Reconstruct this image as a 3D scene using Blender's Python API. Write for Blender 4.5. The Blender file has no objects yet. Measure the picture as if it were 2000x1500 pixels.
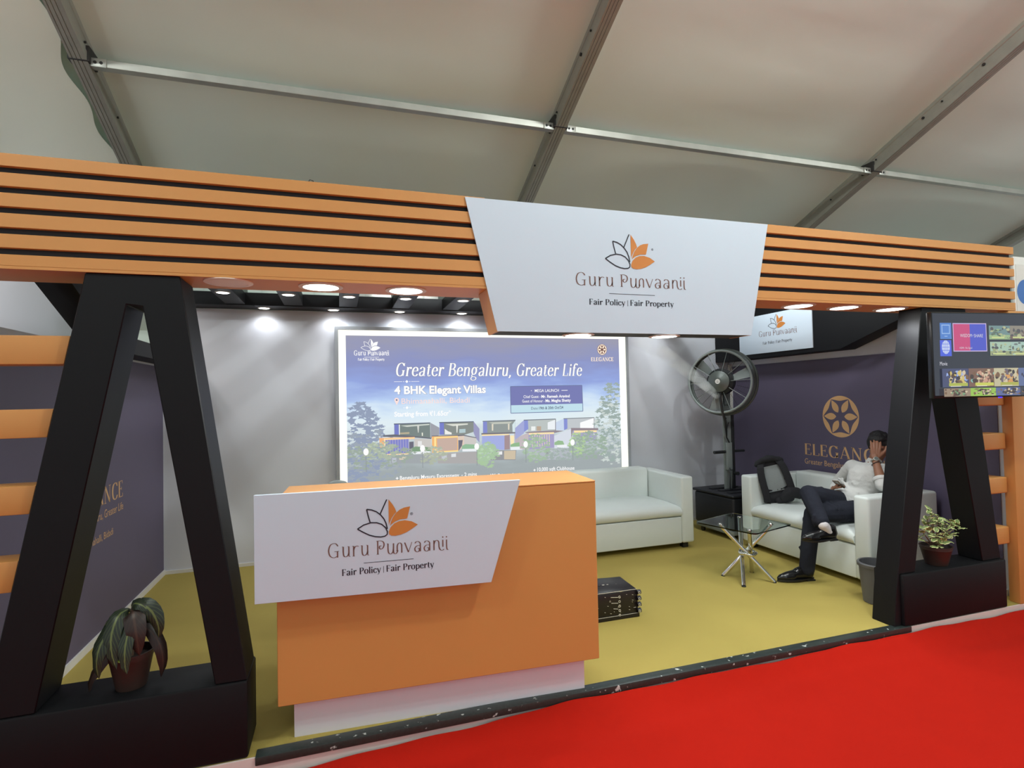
# Exhibition booth in a marquee: white and orange stand with a back-lit hoarding, sofas and a seated visitor.
import bpy, bmesh, math, random
from mathutils import Vector, Matrix
from math import sin, cos, pi, radians

S = bpy.context.scene
COL = S.collection

# ------------------------------------------------------------------ camera
cam_d = bpy.data.cameras.new('camera')
cam = bpy.data.objects.new('camera', cam_d)
COL.objects.link(cam)
cam_d.sensor_width = 36.0
cam_d.sensor_fit = 'HORIZONTAL'
cam_d.lens = 1068.6 / 2000 * 36.0
cam_d.clip_start = 0.05
_yaw, _pit, _rol = radians(17.63), radians(1.353), radians(-1.179)
_f = Vector((sin(_yaw) * cos(_pit), cos(_yaw) * cos(_pit), sin(_pit)))
_r = Vector((cos(_yaw), -sin(_yaw), 0))
_u = _r.cross(_f)
_r2 = cos(_rol) * _r + sin(_rol) * _u
_u2 = -sin(_rol) * _r + cos(_rol) * _u
M = Matrix((_r2, _u2, -_f)).transposed().to_4x4()
M.translation = Vector((0, 0, 1.55))
cam.matrix_world = M
S.camera = cam

# ------------------------------------------------------------------ world, exposure
S.view_settings.view_transform = 'Standard'
S.view_settings.look = 'None'
S.view_settings.gamma = 1.0
S.view_settings.exposure = 0.0
S.view_settings.use_curve_mapping = False
S.cycles.volume_bounces = 3
W = bpy.data.worlds.new('world')
S.world = W
W.use_nodes = True
W.node_tree.nodes['Background'].inputs[0].default_value = (0.80, 0.90, 0.90, 1)
W.node_tree.nodes['Background'].inputs[1].default_value = 0.70


def lamp(name, kind, loc, power, color=(1, 1, 1), size=0.1, aim=None, spot=None, blend=0.5, size_y=None):
    d = bpy.data.lights.new(name, kind)
    d.energy = power
    d.color = color
    if kind == 'AREA':
        d.size = size
        if size_y:
            d.shape = 'RECTANGLE'
            d.size_y = size_y
    else:
        d.shadow_soft_size = size
    if kind == 'SPOT':
        d.spot_size = spot
        d.spot_blend = blend
    o = bpy.data.objects.new(name, d)
    COL.objects.link(o)
    o.location = loc
    if aim is not None:
        o.rotation_euler = (Vector(aim) - Vector(loc)).to_track_quat('-Z', 'Y').to_euler()
    return o


# lamps hanging under the marquee roof over the aisle, above and behind the viewer
WARM = (0.94, 1.0, 0.98)
lamp('hall_lamp', 'POINT', (2.4, 0.8, 4.4), 165, WARM, 0.10)
lamp('hall_lamp', 'POINT', (6.2, 0.8, 4.3), 105, WARM, 0.10)
lamp('hall_lamp', 'POINT', (-2.4, 0.6, 4.5), 95, WARM, 0.10)
lamp('hall_lamp', 'POINT', (1.6, -2.8, 4.3), 40, WARM, 0.12)
# fill spots added unseen over the open booth top, to brighten the interior
lamp('booth_fill', 'SPOT', (0.95, 4.45, 3.05), 52, (0.92, 0.98, 1.0), 0.25, (0.95, 5.2, 1.0), radians(165), 0.25)
lamp('neighbour_lamp', 'SPOT', (-1.72, 4.0, 2.62), 34, (1.0, 0.95, 0.92), 0.06, (-2.42, 4.9, 2.0), radians(125), 0.5)
lamp('neighbour_lamp', 'POINT', (-2.1, 2.6, 2.9), 4.5, (1.0, 0.98, 0.93), 0.06)
lamp('booth_fill', 'SPOT', (3.3, 4.35, 3.07), 85, (0.92, 0.98, 1.0), 0.25, (3.3, 5.0, 1.0), radians(165), 0.25)  # second added fill spot, over the right half of the booth


# ------------------------------------------------------------------ helpers
def lin(c):
    return tuple(((v / 255.0) / 12.92 if v / 255.0 <= 0.04045 else ((v / 255.0 + 0.055) / 1.055) ** 2.4) for v in c)


def mat(name, rgb, rough=0.5, metal=0.0, noise=0.06, nscale=18.0, bump=0.0, bscale=120.0, spec=0.5, coat=0.0, sheen=0.0, aniso=None):
    m = bpy.data.materials.new(name)
    m.use_nodes = True
    nt = m.node_tree
    b = nt.nodes['Principled BSDF']
    c = lin(rgb)
    tc = nt.nodes.new('ShaderNodeTexCoord')
    nz = nt.nodes.new('ShaderNodeTexNoise')
    nz.inputs['Scale'].default_value = nscale
    nz.inputs['Detail'].default_value = 4
    nt.links.new(tc.outputs['Object'], nz.inputs['Vector'])
    mp = nt.nodes.new('ShaderNodeMapRange')
    mp.inputs[3].default_value = 1 - noise
    mp.inputs[4].default_value = 1 + noise
    nt.links.new(nz.outputs['Fac'], mp.inputs[0])
    mx = nt.nodes.new('ShaderNodeVectorMath')
    mx.operation = 'SCALE'
    mx.inputs[0].default_value = c
    nt.links.new(mp.outputs[0], mx.inputs[3])
    nt.links.new(mx.outputs[0], b.inputs['Base Color'])
    b.inputs['Roughness'].default_value = rough
    b.inputs['Metallic'].default_value = metal
    b.inputs['Specular IOR Level'].default_value = spec
    b.inputs['Coat Weight'].default_value = coat
    b.inputs['Sheen Weight'].default_value = sheen
    if bump:
        n2 = nt.nodes.new('ShaderNodeTexNoise')
        n2.inputs['Scale'].default_value = bscale
        n2.inputs['Detail'].default_value = 3
        nt.links.new(tc.outputs['Object'], n2.inputs['Vector'])
        bp = nt.nodes.new('ShaderNodeBump')
        bp.inputs['Strength'].default_value = bump
        bp.inputs['Distance'].default_value = 0.01
        nt.links.new(n2.outputs['Fac'], bp.inputs['Height'])
        nt.links.new(bp.outputs[0], b.inputs['Normal'])
    return m


def emit(name, rgb, strength=1.0, noise=0.0, nscale=40):
    m = bpy.data.materials.new(name)
    m.use_nodes = True
    nt = m.node_tree
    nt.nodes.remove(nt.nodes['Principled BSDF'])
    e = nt.nodes.new('ShaderNodeEmission')
    e.inputs[0].default_value = (*lin(rgb), 1)
    e.inputs[1].default_value = strength
    if noise:
        tc = nt.nodes.new('ShaderNodeTexCoord')
        nz = nt.nodes.new('ShaderNodeTexNoise')
        nz.inputs['Scale'].default_value = nscale
        nz.inputs['Detail'].default_value = 3
        nt.links.new(tc.outputs['Object'], nz.inputs['Vector'])
        mp = nt.nodes.new('ShaderNodeMapRange')
        mp.inputs[1].default_value = 0.3
        mp.inputs[2].default_value = 0.7
        mp.inputs[3].default_value = strength * (1 - noise)
        mp.inputs[4].default_value = strength * (1 + noise)
        nt.links.new(nz.outputs['Fac'], mp.inputs[0])
        nt.links.new(mp.outputs[0], e.inputs[1])
    nt.links.new(e.outputs[0], nt.nodes['Material Output'].inputs[0])
    return m


class B:
    """collects shapes in world coordinates into one mesh; mi = current material slot"""

    def __init__(s):
        s.bm = bmesh.new()
        s.mi = 0

    def _tag(s, faces):
        for f in faces:
            f.material_index = s.mi

    def face(s, pts):
        f = s.bm.faces.new([s.bm.verts.new(p) for p in pts])
        f.material_index = s.mi
        return s

    def prism(s, poly, vec, bev=0.0, seg=2):
        v = Vector(vec)
        a = [s.bm.verts.new(p) for p in poly]
        b = [s.bm.verts.new(Vector(p) + v) for p in poly]
        n = len(a)
        fs = [s.bm.faces.new(a[::-1]), s.bm.faces.new(b)]
        for i in range(n):
            fs.append(s.bm.faces.new((a[i], a[(i + 1) % n], b[(i + 1) % n], b[i])))
        s._tag(fs)
        bmesh.ops.recalc_face_normals(s.bm, faces=fs)
        if bev:
            es = list({e for f in fs for e in f.edges})
            r = bmesh.ops.bevel(s.bm, geom=es, offset=bev, segments=seg, affect='EDGES', profile=0.5, clamp_overlap=True)
            s._tag(r['faces'])
        return s

    def box(s, x0, x1, y0, y1, z0, z1, bev=0.0, seg=2):
        return s.prism([(x0, y0, z0), (x1, y0, z0), (x1, y1, z0), (x0, y1, z0)], (0, 0, z1 - z0), bev, seg)

    def obox(s, o, U, V, N, bev=0.0, seg=2):
        """box from corner o along three edge vectors"""
        o, U, V, N = Vector(o), Vector(U), Vector(V), Vector(N)
        return s.prism([o, o + U, o + U + V, o + V], N, bev, seg)

    def tube(s, pts, r, n=12, cap=True, closed=False):
        pts = [Vector(p) for p in pts]
        m = len(pts)
        rs = r if isinstance(r, (list, tuple)) else [r] * m
        rings = []
        prev = None
        for i, p in enumerate(pts):
            if closed:
                t = pts[(i + 1) % m] - pts[i - 1]
            else:
                t = pts[min(i + 1, m - 1)] - pts[max(i - 1, 0)]
            t.normalize()
            if prev is None:
                a = Vector((0, 0, 1)) if abs(t.z) < 0.9 else Vector((1, 0, 0))
                x = t.cross(a).normalized()
            else:
                x = (prev - t * prev.dot(t)).normalized()
            prev = x
            y = t.cross(x)
            rings.append([s.bm.verts.new(p + (x * cos(2 * pi * k / n) + y * sin(2 * pi * k / n)) * rs[i]) for k in range(n)])
        fs = []
        for i in range(m if closed else m - 1):
            A, C = rings[i], rings[(i + 1) % m]
            for k in range(n):
                fs.append(s.bm.faces.new((A[k], A[(k + 1) % n], C[(k + 1) % n], C[k])))
        if cap and not closed:
            fs.append(s.bm.faces.new(rings[0][::-1]))
            fs.append(s.bm.faces.new(rings[-1]))
        s._tag(fs)
        return s

    def lathe(s, prof, c, axis=(0, 0, 1), n=32, cap=True):
        """prof: (radius, height) pairs turned about axis through c"""
        ax = Vector(axis).normalized()
        a = Vector((0, 0, 1)) if abs(ax.z) < 0.9 else Vector((1, 0, 0))
        x = ax.cross(a).normalized() if abs(ax.z) < 0.9 else Vector((1, 0, 0))
        y = ax.cross(x)
        c = Vector(c)
        rings = []
        for r, h in prof:
            if r < 1e-6:
                rings.append([s.bm.verts.new(c + ax * h)])
            else:
                rings.append([s.bm.verts.new(c + ax * h + (x * cos(2 * pi * k / n) + y * sin(2 * pi * k / n)) * r) for k in range(n)])
        fs = []
        for A, C in zip(rings, rings[1:]):
            for k in range(n):
                if len(A) == 1 and len(C) == 1:
                    continue
                if len(A) == 1:
                    fs.append(s.bm.faces.new((A[0], C[k], C[(k + 1) % n])))
                elif len(C) == 1:
                    fs.append(s.bm.faces.new((A[k], C[0], A[(k + 1) % n])))
                else:
                    fs.append(s.bm.faces.new((A[k], A[(k + 1) % n], C[(k + 1) % n], C[k])))
        if cap:
            if len(rings[0]) > 1:
                fs.append(s.bm.faces.new(rings[0][::-1]))
            if len(rings[-1]) > 1:
                fs.append(s.bm.faces.new(rings[-1]))
        s._tag(fs)
        return s

    def ball(s, c, r, sub=2, rot=None):
        """ellipsoid; r scalar or 3 radii; rot optional 3x3"""
        R = Vector((r, r, r)) if not isinstance(r, (tuple, list, Vector)) else Vector(r)
        m4 = Matrix.Translation(Vector(c)) @ (rot.to_4x4() if rot else Matrix()) @ Matrix.Diagonal((*R, 1))
        q = bmesh.ops.create_icosphere(s.bm, subdivisions=sub, radius=1.0, matrix=m4)
        s._tag({f for v in q['verts'] for f in v.link_faces})
        return s

    def limb(s, pts, rs, sub=2, flat=None):
        """chain of overlapping balls with radii blended between the joints"""
        pts = [Vector(p) for p in pts]
        for (p, q, a, b) in zip(pts, pts[1:], rs, rs[1:]):
            k = max(2, int((q - p).length / (min(a, b) * 0.35)) + 1)
            for i in range(k + 1):
                t = i / k
                s.ball(p.lerp(q, t), a + (b - a) * t, sub)
        return s

    def grid(s, fn, nu, nv):
        vs = [[s.bm.verts.new(fn(i / nu, j / nv)) for j in range(nv + 1)] for i in range(nu + 1)]
        fs = []
        for i in range(nu):
            for j in range(nv):
                fs.append(s.bm.faces.new((vs[i][j], vs[i + 1][j], vs[i + 1][j + 1], vs[i][j + 1])))
        s._tag(fs)
        return s


def root_of(o):
    while o.parent:
        o = o.parent
    return o


def finish(me, mats, smooth=35):
    for m in (mats if isinstance(mats, (list, tuple)) else [mats]):
        me.materials.append(m)
    if smooth:
        me.polygons.foreach_set('use_smooth', [True] * len(me.polygons))
        me.set_sharp_from_angle(angle=radians(smooth))
    me.update()


def obj(name, b, mats, parent=None, smooth=35, voxel=None, relax=6):
    me = bpy.data.meshes.new(name)
    if voxel is None:
        bmesh.ops.recalc_face_normals(b.bm, faces=b.bm.faces[:])
    b.bm.to_mesh(me)
    b.bm.free()
    if voxel:
        t = bpy.data.objects.new('tmp', me)
        COL.objects.link(t)
        md = t.modifiers.new('r', 'REMESH')
        md.mode = 'VOXEL'
        md.voxel_size = voxel
        ms = t.modifiers.new('s', 'SMOOTH')
        ms.factor = 0.5
        ms.iterations = relax
        dg = bpy.context.evaluated_depsgraph_get()
        me2 = bpy.data.meshes.new_from_object(t.evaluated_get(dg))
        bpy.data.objects.remove(t)
        bpy.data.meshes.remove(me)
        me = me2
        me.name = name
        me.materials.clear()
        smooth = 180
    o = bpy.data.objects.new(name, me)
    COL.objects.link(o)
    if parent is not None:
        me.transform(Matrix.Translation(-root_of(parent).location))
        o.parent = parent
    finish(me, mats, smooth)
    return o


def tag(o, label, cat, group=None, kind=None):
    o['label'] = label
    o['category'] = cat
    if group:
        o['group'] = group
    if kind:
        o['kind'] = kind
    return o


def thing(name, label, cat, loc, group=None, kind=None):
    o = bpy.data.objects.new(name, None)
    o.empty_display_size = 0.1
    COL.objects.link(o)
    o.location = loc
    return tag(o, label, cat, group, kind)


def struct(name, b, mats, smooth=35):
    o = obj(name, b, mats, None, smooth)
    o['kind'] = 'structure'
    return o


def dup(root, loc, label=None, group=None):
    r = root.copy()
    COL.objects.link(r)
    r.location = loc
    if label:
        r['label'] = label
    if group:
        r['group'] = group
    for ch in list(root.children):
        c = ch.copy()
        COL.objects.link(c)
        c.parent = r
        for g in ch.children:
            d = g.copy()
            COL.objects.link(d)
            d.parent = c
    return r


# ------------------------------------------------------------------ lettering
class Plane2D:
    """draws flat shapes on a plane: origin + u*U + v*V, lifted along N"""

    def __init__(s, o, U, V, N):
        s.o, s.U, s.V, s.N = Vector(o), Vector(U), Vector(V), Vector(N)

    def at(s, u, v, h=0.0):
        return s.o + s.U * u + s.V * v + s.N * h


def fill(b, pl, poly, h=0.001):
    b.face([pl.at(u, v, h) for u, v in poly])


def smooth_path(P, k=8, closed=False):
    n = len(P)
    out = []
    rng = n if closed else n - 1
    for i in range(rng):
        p0 = P[i - 1] if (closed or i > 0) else P[0]
        p1, p2 = P[i], P[(i + 1) % n]
        p3 = P[(i + 2) % n] if (closed or i + 2 < n) else P[-1]
        for j in range(k):
            t = j / k
            out.append(tuple(0.5 * (2 * p1[c] + (p2[c] - p0[c]) * t + (2 * p0[c] - 5 * p1[c] + 4 * p2[c] - p3[c]) * t * t
                                    + (3 * p1[c] - p0[c] - 3 * p2[c] + p3[c]) * t ** 3) for c in (0, 1)))
    out.append(P[0] if closed else P[-1])
    return out


def ribbon(b, pl, pts, a, bb=None, h=0.001, xf=lambda u, v: (u, v)):
    """stroke swept by an elliptical nib (half width a across, bb up)"""
    bb = a if bb is None else bb
    L, R = [], []
    n = len(pts)
    for i, p in enumerate(pts):
        q0, q1 = pts[max(i - 1, 0)], pts[min(i + 1, n - 1)]
        tx, ty = q1[0] - q0[0], q1[1] - q0[1]
        d = math.hypot(tx, ty) or 1
        nx, ny = -ty / d, tx / d
        w = math.sqrt((a * nx) ** 2 + (bb * ny) ** 2) or 1e-6
        ox, oy = a * a * nx / w, bb * bb * ny / w
        L.append(pl.at(*xf(p[0] + ox, p[1] + oy), h))
        R.append(pl.at(*xf(p[0] - ox, p[1] - oy), h))
    lv = [b.bm.verts.new(p) for p in L]
    rv = [b.bm.verts.new(p) for p in R]
    for i in range(n - 1):
        f = b.bm.faces.new((lv[i], rv[i], rv[i + 1], lv[i + 1]))
        f.material_index = b.mi


# strokes: (kind, points[, nib factor]) kind s smooth, l straight, o closed loop, d dot
G = {
    'E': (.50, [('l', [(.11, 0), (.11, .7)]), ('l', [(.03, .69), (.42, .69)]), ('l', [(.11, .36), (.33, .36)]), ('l', [(.03, .01), (.45, .01)]), ('l', [(.42, .69), (.42, .57)], .35), ('l', [(.45, .01), (.45, .15)], .35), ('l', [(.33, .29), (.33, .43)], .3)]),
    'L': (.47, [('l', [(.11, 0), (.11, .7)]), ('l', [(.03, .69), (.2, .69)]), ('l', [(.03, .01), (.44, .01)]), ('l', [(.44, .01), (.44, .16)], .35)]),
    'G': (.66, [('s', [(.54, .55), (.46, .66), (.33, .7), (.16, .61), (.09, .35), (.16, .09), (.33, 0), (.47, .05), (.53, .14)]), ('l', [(.53, .02), (.53, .3)]), ('l', [(.43, .3), (.62, .3)]), ('l', [(.55, .53), (.55, .7)], .3)]),
    'A': (.62, [('l', [(.07, 0), (.3, .7)], .3), ('l', [(.3, .7), (.54, 0)]), ('l', [(.14, .22), (.46, .22)]), ('l', [(0, .01), (.14, .01)]), ('l', [(.43, .01), (.62, .01)])]),
    'N': (.66, [('l', [(.11, 0), (.11, .7)], .3), ('l', [(.11, .7), (.53, 0)]), ('l', [(.53, 0), (.53, .7)], .3), ('l', [(.02, .01), (.2, .01)]), ('l', [(.02, .69), (.15, .69)]), ('l', [(.44, .69), (.62, .69)])]),
    'C': (.60, [('s', [(.54, .55), (.46, .66), (.33, .7), (.16, .61), (.09, .35), (.16, .09), (.33, 0), (.47, .05), (.54, .16)]), ('l', [(.54, .53), (.54, .7)], .3)]),
    'F': (.48, [('l', [(.11, 0), (.11, .7)]), ('l', [(.03, .69), (.43, .69)]), ('l', [(.11, .35), (.33, .35)]), ('l', [(.03, .01), (.2, .01)]), ('l', [(.43, .69), (.43, .56)], .35), ('l', [(.33, .28), (.33, .42)], .3)]),
    'P': (.52, [('l', [(.11, 0), (.11, .7)]), ('s', [(.03, .69), (.25, .69), (.4, .65), (.45, .52), (.4, .38), (.27, .33), (.11, .33)]), ('l', [(.03, .01), (.2, .01)])]),
    'B': (.55, [('l', [(.11, 0), (.11, .7)]), ('s', [(.03, .69), (.24, .69), (.37, .66), (.42, .54), (.37, .42), (.25, .37), (.11, .37)]), ('s', [(.11, .37), (.3, .37), (.43, .32), (.48, .19), (.42, .05), (.28, .01), (.03, .01)])]),
    'a': (.47, [('s', [(.09, .37), (.14, .46), (.24, .48), (.34, .43), (.36, .32)]), ('l', [(.36, .34), (.36, .06)]), ('s', [(.36, .06), (.39, .01), (.46, .03)], .5), ('s', [(.36, .27), (.22, .24), (.1, .18), (.09, .07), (.16, .0), (.27, .03), (.36, .12)])]),
    'i': (.22, [('l', [(.11, .47), (.11, 0)]), ('l', [(.03, .01), (.19, .01)]), ('l', [(.03, .47), (.11, .47)]), ('d', [(.11, .63)])]),
    'r': (.37, [('l', [(.11, .47), (.11, 0)]), ('l', [(.03, .01), (.2, .01)]), ('l', [(.03, .47), (.11, .47)]), ('s', [(.11, .28), (.16, .41), (.25, .47), (.33, .45)]), ('d', [(.32, .43)])]),
    'o': (.48, [('o', [(.24, .48), (.1, .41), (.06, .24), (.1, .07), (.24, 0), (.38, .07), (.42, .24), (.38, .41)])]),
    'l': (.22, [('l', [(.11, .72), (.11, 0)]), ('l', [(.03, .01), (.19, .01)]), ('l', [(.03, .71), (.11, .71)])]),
    'c': (.42, [('s', [(.35, .36), (.32, .45), (.23, .48), (.1, .41), (.06, .24), (.1, .07), (.23, 0), (.33, .04), (.37, .12)])]),
    'y': (.45, [('l', [(.05, .47), (.23, 0)]), ('s', [(.4, .47), (.23, 0), (.16, -.16), (.06, -.2)], .45), ('l', [(0, .47), (.14, .47)]), ('l', [(.32, .47), (.45, .47)])]),
    'p': (.51, [('l', [(.11, .47), (.11, -.2)]), ('l', [(.03, -.2), (.2, -.2)]), ('l', [(.03, .47), (.11, .47)]), ('s', [(.11, .36), (.19, .46), (.3, .47), (.41, .39), (.45, .24), (.41, .08), (.3, 0), (.19, .02), (.11, .11)])]),
    'e': (.44, [('l', [(.07, .27), (.38, .27)]), ('s', [(.38, .27), (.36, .4), (.24, .48), (.11, .41), (.06, .24), (.11, .07), (.25, 0), (.35, .04), (.39, .11)])]),
    't': (.33, [('l', [(.14, .62), (.14, .1)]), ('s', [(.14, .1), (.17, .01), (.25, .0), (.31, .06)], .6), ('l', [(.03, .47), (.29, .47)])]),
    'n': (.52, [('l', [(.11, .47), (.11, 0)]), ('l', [(.03, .01), (.19, .01)]), ('l', [(.03, .47), (.11, .47)]), ('s', [(.11, .33), (.19, .45), (.3, .48), (.38, .42), (.4, .3), (.4, 0)]), ('l', [(.32, .01), (.48, .01)])]),
    'g': (.50, [('o', [(.22, .48), (.11, .42), (.07, .28), (.11, .14), (.22, .08), (.33, .14), (.37, .28), (.33, .42)]), ('s', [(.15, .1), (.08, .03), (.14, -.03), (.3, -.05), (.41, -.1), (.38, -.2), (.24, -.24), (.1, -.21), (.05, -.13), (.12, -.04)], .6), ('s', [(.34, .42), (.41, .49), (.47, .47)], .5)]),
    'u': (.52, [('s', [(.11, .47), (.11, .2), (.14, .04), (.24, 0), (.34, .05), (.4, .15)]), ('l', [(.4, .47), (.4, 0)]), ('l', [(.03, .47), (.11, .47)]), ('l', [(.32, .47), (.4, .47)]), ('l', [(.4, .01), (.47, .01)])]),
    'f': (.34, [('s', [(.36, .62), (.32, .7), (.22, .71), (.15, .6), (.14, .45), (.14, 0)]), ('l', [(.03, .47), (.29, .47)]), ('l', [(.05, .01), (.24, .01)])]),
    'v': (.46, [('l', [(.05, .47), (.23, 0)]), ('l', [(.41, .47), (.23, 0)], .35)]),
    ',': (.2, [('s', [(.09, .05), (.11, -.02), (.05, -.12)])]),
    '|': (.22, [('l', [(.11, -.08), (.11, .66)], .35)]),
    ' ': (.26, []),
    # thin display letters of the name on the signs
    '1': (.72, [('s', [(.58, .55), (.5, .66), (.37, .7), (.18, .62), (.09, .36), (.16, .1), (.36, 0), (.54, .06)]), ('l', [(.56, .3), (.56, 0)]), ('l', [(.4, .3), (.64, .3)], .8)]),
    '2': (.52, [('s', [(.11, .5), (.11, .2), (.15, .04), (.25, 0), (.36, .07), (.41, .2)]), ('l', [(.41, .5), (.41, .06)]), ('s', [(.41, .06), (.43, .01), (.49, .01)], .6), ('l', [(.04, .5), (.11, .5)]), ('l', [(.34, .5), (.41, .5)])]),
    '3': (.42, [('l', [(.11, .5), (.11, 0)]), ('l', [(.03, .5), (.11, .5)]), ('l', [(.05, .01), (.17, .01)]), ('s', [(.11, .3), (.17, .44), (.28, .5), (.38, .47)])]),
    '4': (.54, [('l', [(.11, 0), (.11, .66)]), ('s', [(.03, .66), (.28, .67), (.42, .6), (.46, .46), (.4, .31), (.28, .25), (.2, .32), (.23, .42), (.32, .41)]), ('l', [(.04, .01), (.18, .01)])]),
    '5': (.96, [('s', [(.1, .5), (.1, .2), (.14, .03), (.25, -.02), (.36, .06), (.4, .2), (.41, .5)]), ('s', [(.4, .2), (.42, .02), (.53, -.03), (.62, .06), (.63, .14)]), ('s', [(.62, .1), (.62, .36), (.68, .47), (.78, .5), (.86, .42), (.87, .28), (.87, 0)]), ('l', [(.04, .5), (.1, .5)]), ('l', [(.55, .12), (.68, .12)], .6)]),
    '6': (.5, [('l', [(.04, .5), (.25, 0)]), ('l', [(.45, .5), (.25, 0)], .5)]),
    '7': (.5, [('s', [(.09, .42), (.16, .5), (.28, .5), (.38, .42), (.39, .28), (.39, .0)]), ('s', [(.39, .3), (.2, .29), (.08, .18), (.1, .04), (.22, -.02), (.33, .04), (.32, .15), (.23, .16)])]),
    '8': (.92, [('l', [(.1, .5), (.1, 0)]), ('s', [(.1, .3), (.16, .44), (.27, .5), (.37, .43), (.39, .28), (.4, .14), (.47, 0), (.6, -.03), (.68, .02)]), ('l', [(.62, .5), (.62, .14)]), ('d', [(.62, .64)]), ('s', [(.84, .5), (.84, .16), (.87, .0), (.95, -.03)]), ('d', [(.84, .64)])]),
}


def nib_text(b, pl, s, u0, u1, v, cap, wt=.055, thin=.016, slope=0.0, italic=0.0, h=0.001, track=0.04, v1=None):
    """serif lettering fitted between u0 and u1 on baseline v"""
    tot = sum(G[c][0] + track for c in s) - track
    k = (u1 - u0) / tot
    ky = cap / .7
    sg = 1 if k > 0 else -1
    x = 0.0
    v1 = v if v1 is None else v1
    for c in s:
        w, st = G[c]
        xx = x

        def xf(p, q):
            U = (xx + p + italic * q) * k
            return (u0 + U, v + (v1 - v) * (U / (u1 - u0)) + q * ky)
        for t in st:
            f = t[2] if len(t) > 2 else 1.0
            if t[0] == 'd':
                cx, cy = t[1][0]
                b.face([pl.at(*xf(cx + wt * 1.1 * cos(q * pi / 5), cy + wt * 1.1 * sin(q * pi / 5)), h) for q in range(10)])
                continue
            pts = t[1] if t[0] == 'l' else smooth_path(t[1], 7, t[0] == 'o')
            ribbon(b, pl, pts, wt * f, thin, h, xf)
        x += w + track


def name_words(parent, pl, u0, u1, v0, v1, cap, wt, thin, m, h=0.001):
    """the two words of the display name, each a part"""
    def wid(s):
        return sum(G[c][0] + .04 for c in s) - .04
    w1, w2 = '1232', '456778'
    tot = wid(w1) + .34 + wid(w2)
    k = (u1 - u0) / tot
    for w, a in ((w1, 0.0), (w2, wid(w1) + .34)):
        b = B()
        e = a + wid(w)
        nib_text(b, pl, w, u0 + a * k, u0 + e * k, v0 + (v1 - v0) * a / tot, cap, wt, thin, h=h, v1=v0 + (v1 - v0) * e / tot)
        obj('name_lettering', b, m, parent, 0)


def tag_words(parent, pl, u0, u1, v0, v1, cap, wt, thin, m, h=0.001):
    """the two halves of the tag line and the bar between them, each a part"""
    def wid(s):
        return sum(G[c][0] + .04 for c in s) - .04
    w = ('Fair Policy', '|', 'Fair Property')
    a = [0.0]
    for s in w:
        a.append(a[-1] + wid(s) + .20)
    tot = a[-1] - .20
    k = (u1 - u0) / tot
    for s, p in zip(w, a):
        b = B()
        e = p + wid(s)
        nib_text(b, pl, s, u0 + p * k, u0 + e * k, v0 + (v1 - v0) * p / tot, cap, wt, thin, h=h, v1=v0 + (v1 - v0) * e / tot)
        obj('tagline_bar' if s == '|' else 'tagline_lettering', b, m, parent, 0)


def sans(b, pl, s, u0, v, cap, u1=None, h=0.001, bold=0.0, v1=None):
    c = bpy.data.curves.new('t', 'FONT')
    c.body = s
    c.size = 1.0
    c.resolution_u = 3
    c.offset = bold
    o = bpy.data.objects.new('t', c)
    me = bpy.data.meshes.new_from_object(o)
    bpy.data.objects.remove(o)
    xs = [q.co.x for q in me.vertices]
    if not xs:
        return
    x0, x1 = min(xs), max(xs)
    ky = cap / 0.73
    kx = (u1 - u0) / (x1 - x0) if u1 is not None else ky
    v1 = v if v1 is None else v1
    vs = [b.bm.verts.new(pl.at(u0 + (q.co.x - x0) * kx, v + (v1 - v) * (q.co.x - x0) / (x1 - x0) + q.co.y * ky, h)) for q in me.vertices]
    for p in me.polygons:
        try:
            f = b.bm.faces.new([vs[i] for i in p.vertices])
            f.material_index = b.mi
        except ValueError:
            pass
    bpy.data.meshes.remove(me)


PET = [(377, 122), (300, 168), (212, 190), (140, 184), (80, 160), (30, 112), (8, 60), (12, 26), (40, 6), (92, 0), (160, 10), (232, 34), (310, 78)]
MID = [(262, 362), (200, 350), (142, 323), (92, 281), (50, 226), (24, 165), (9, 95)]


def lotus(bo, bl, pl, u, v, w, slope=0.0, solid=False, h=0.0015):
    """lotus mark: outlined petals on the left into bl, filled ones on the right into bo; w = full width"""
    k = w / 754.0

    def xf(p, q):
        return (u + p * k, v + q * k + p * k * slope)
    t = 7.5
    ribbon(bl, pl, [(-p, q) for p, q in PET + PET[:1]], t, t, h, xf)
    ribbon(bl, pl, [(-p, q) for p, q in MID], t, t, h, xf)
    ribbon(bl, pl, [(-262, 362), (-245, 280), (-222, 196)], t, t, h, xf)
    ribbon(bl, pl, [(-12, 470), (-52, 385), (-97, 288)], t, t, h, xf)
    fill(bo, pl, [xf(p, q) for p, q in PET], h)
    fill(bo, pl, [xf(p, q) for p, q in [(282, 362), (205, 352), (150, 330), (100, 290), (60, 236), (36, 180), (24, 130), (40, 148), (90, 182), (150, 204), (230, 208), (242, 212)]], h)
    fill(bo, pl, [xf(p, q) for p, q in [(10, 470), (62, 400), (92, 345), (106, 302), (78, 275), (46, 228), (18, 168), (10, 140)]], h)


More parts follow.
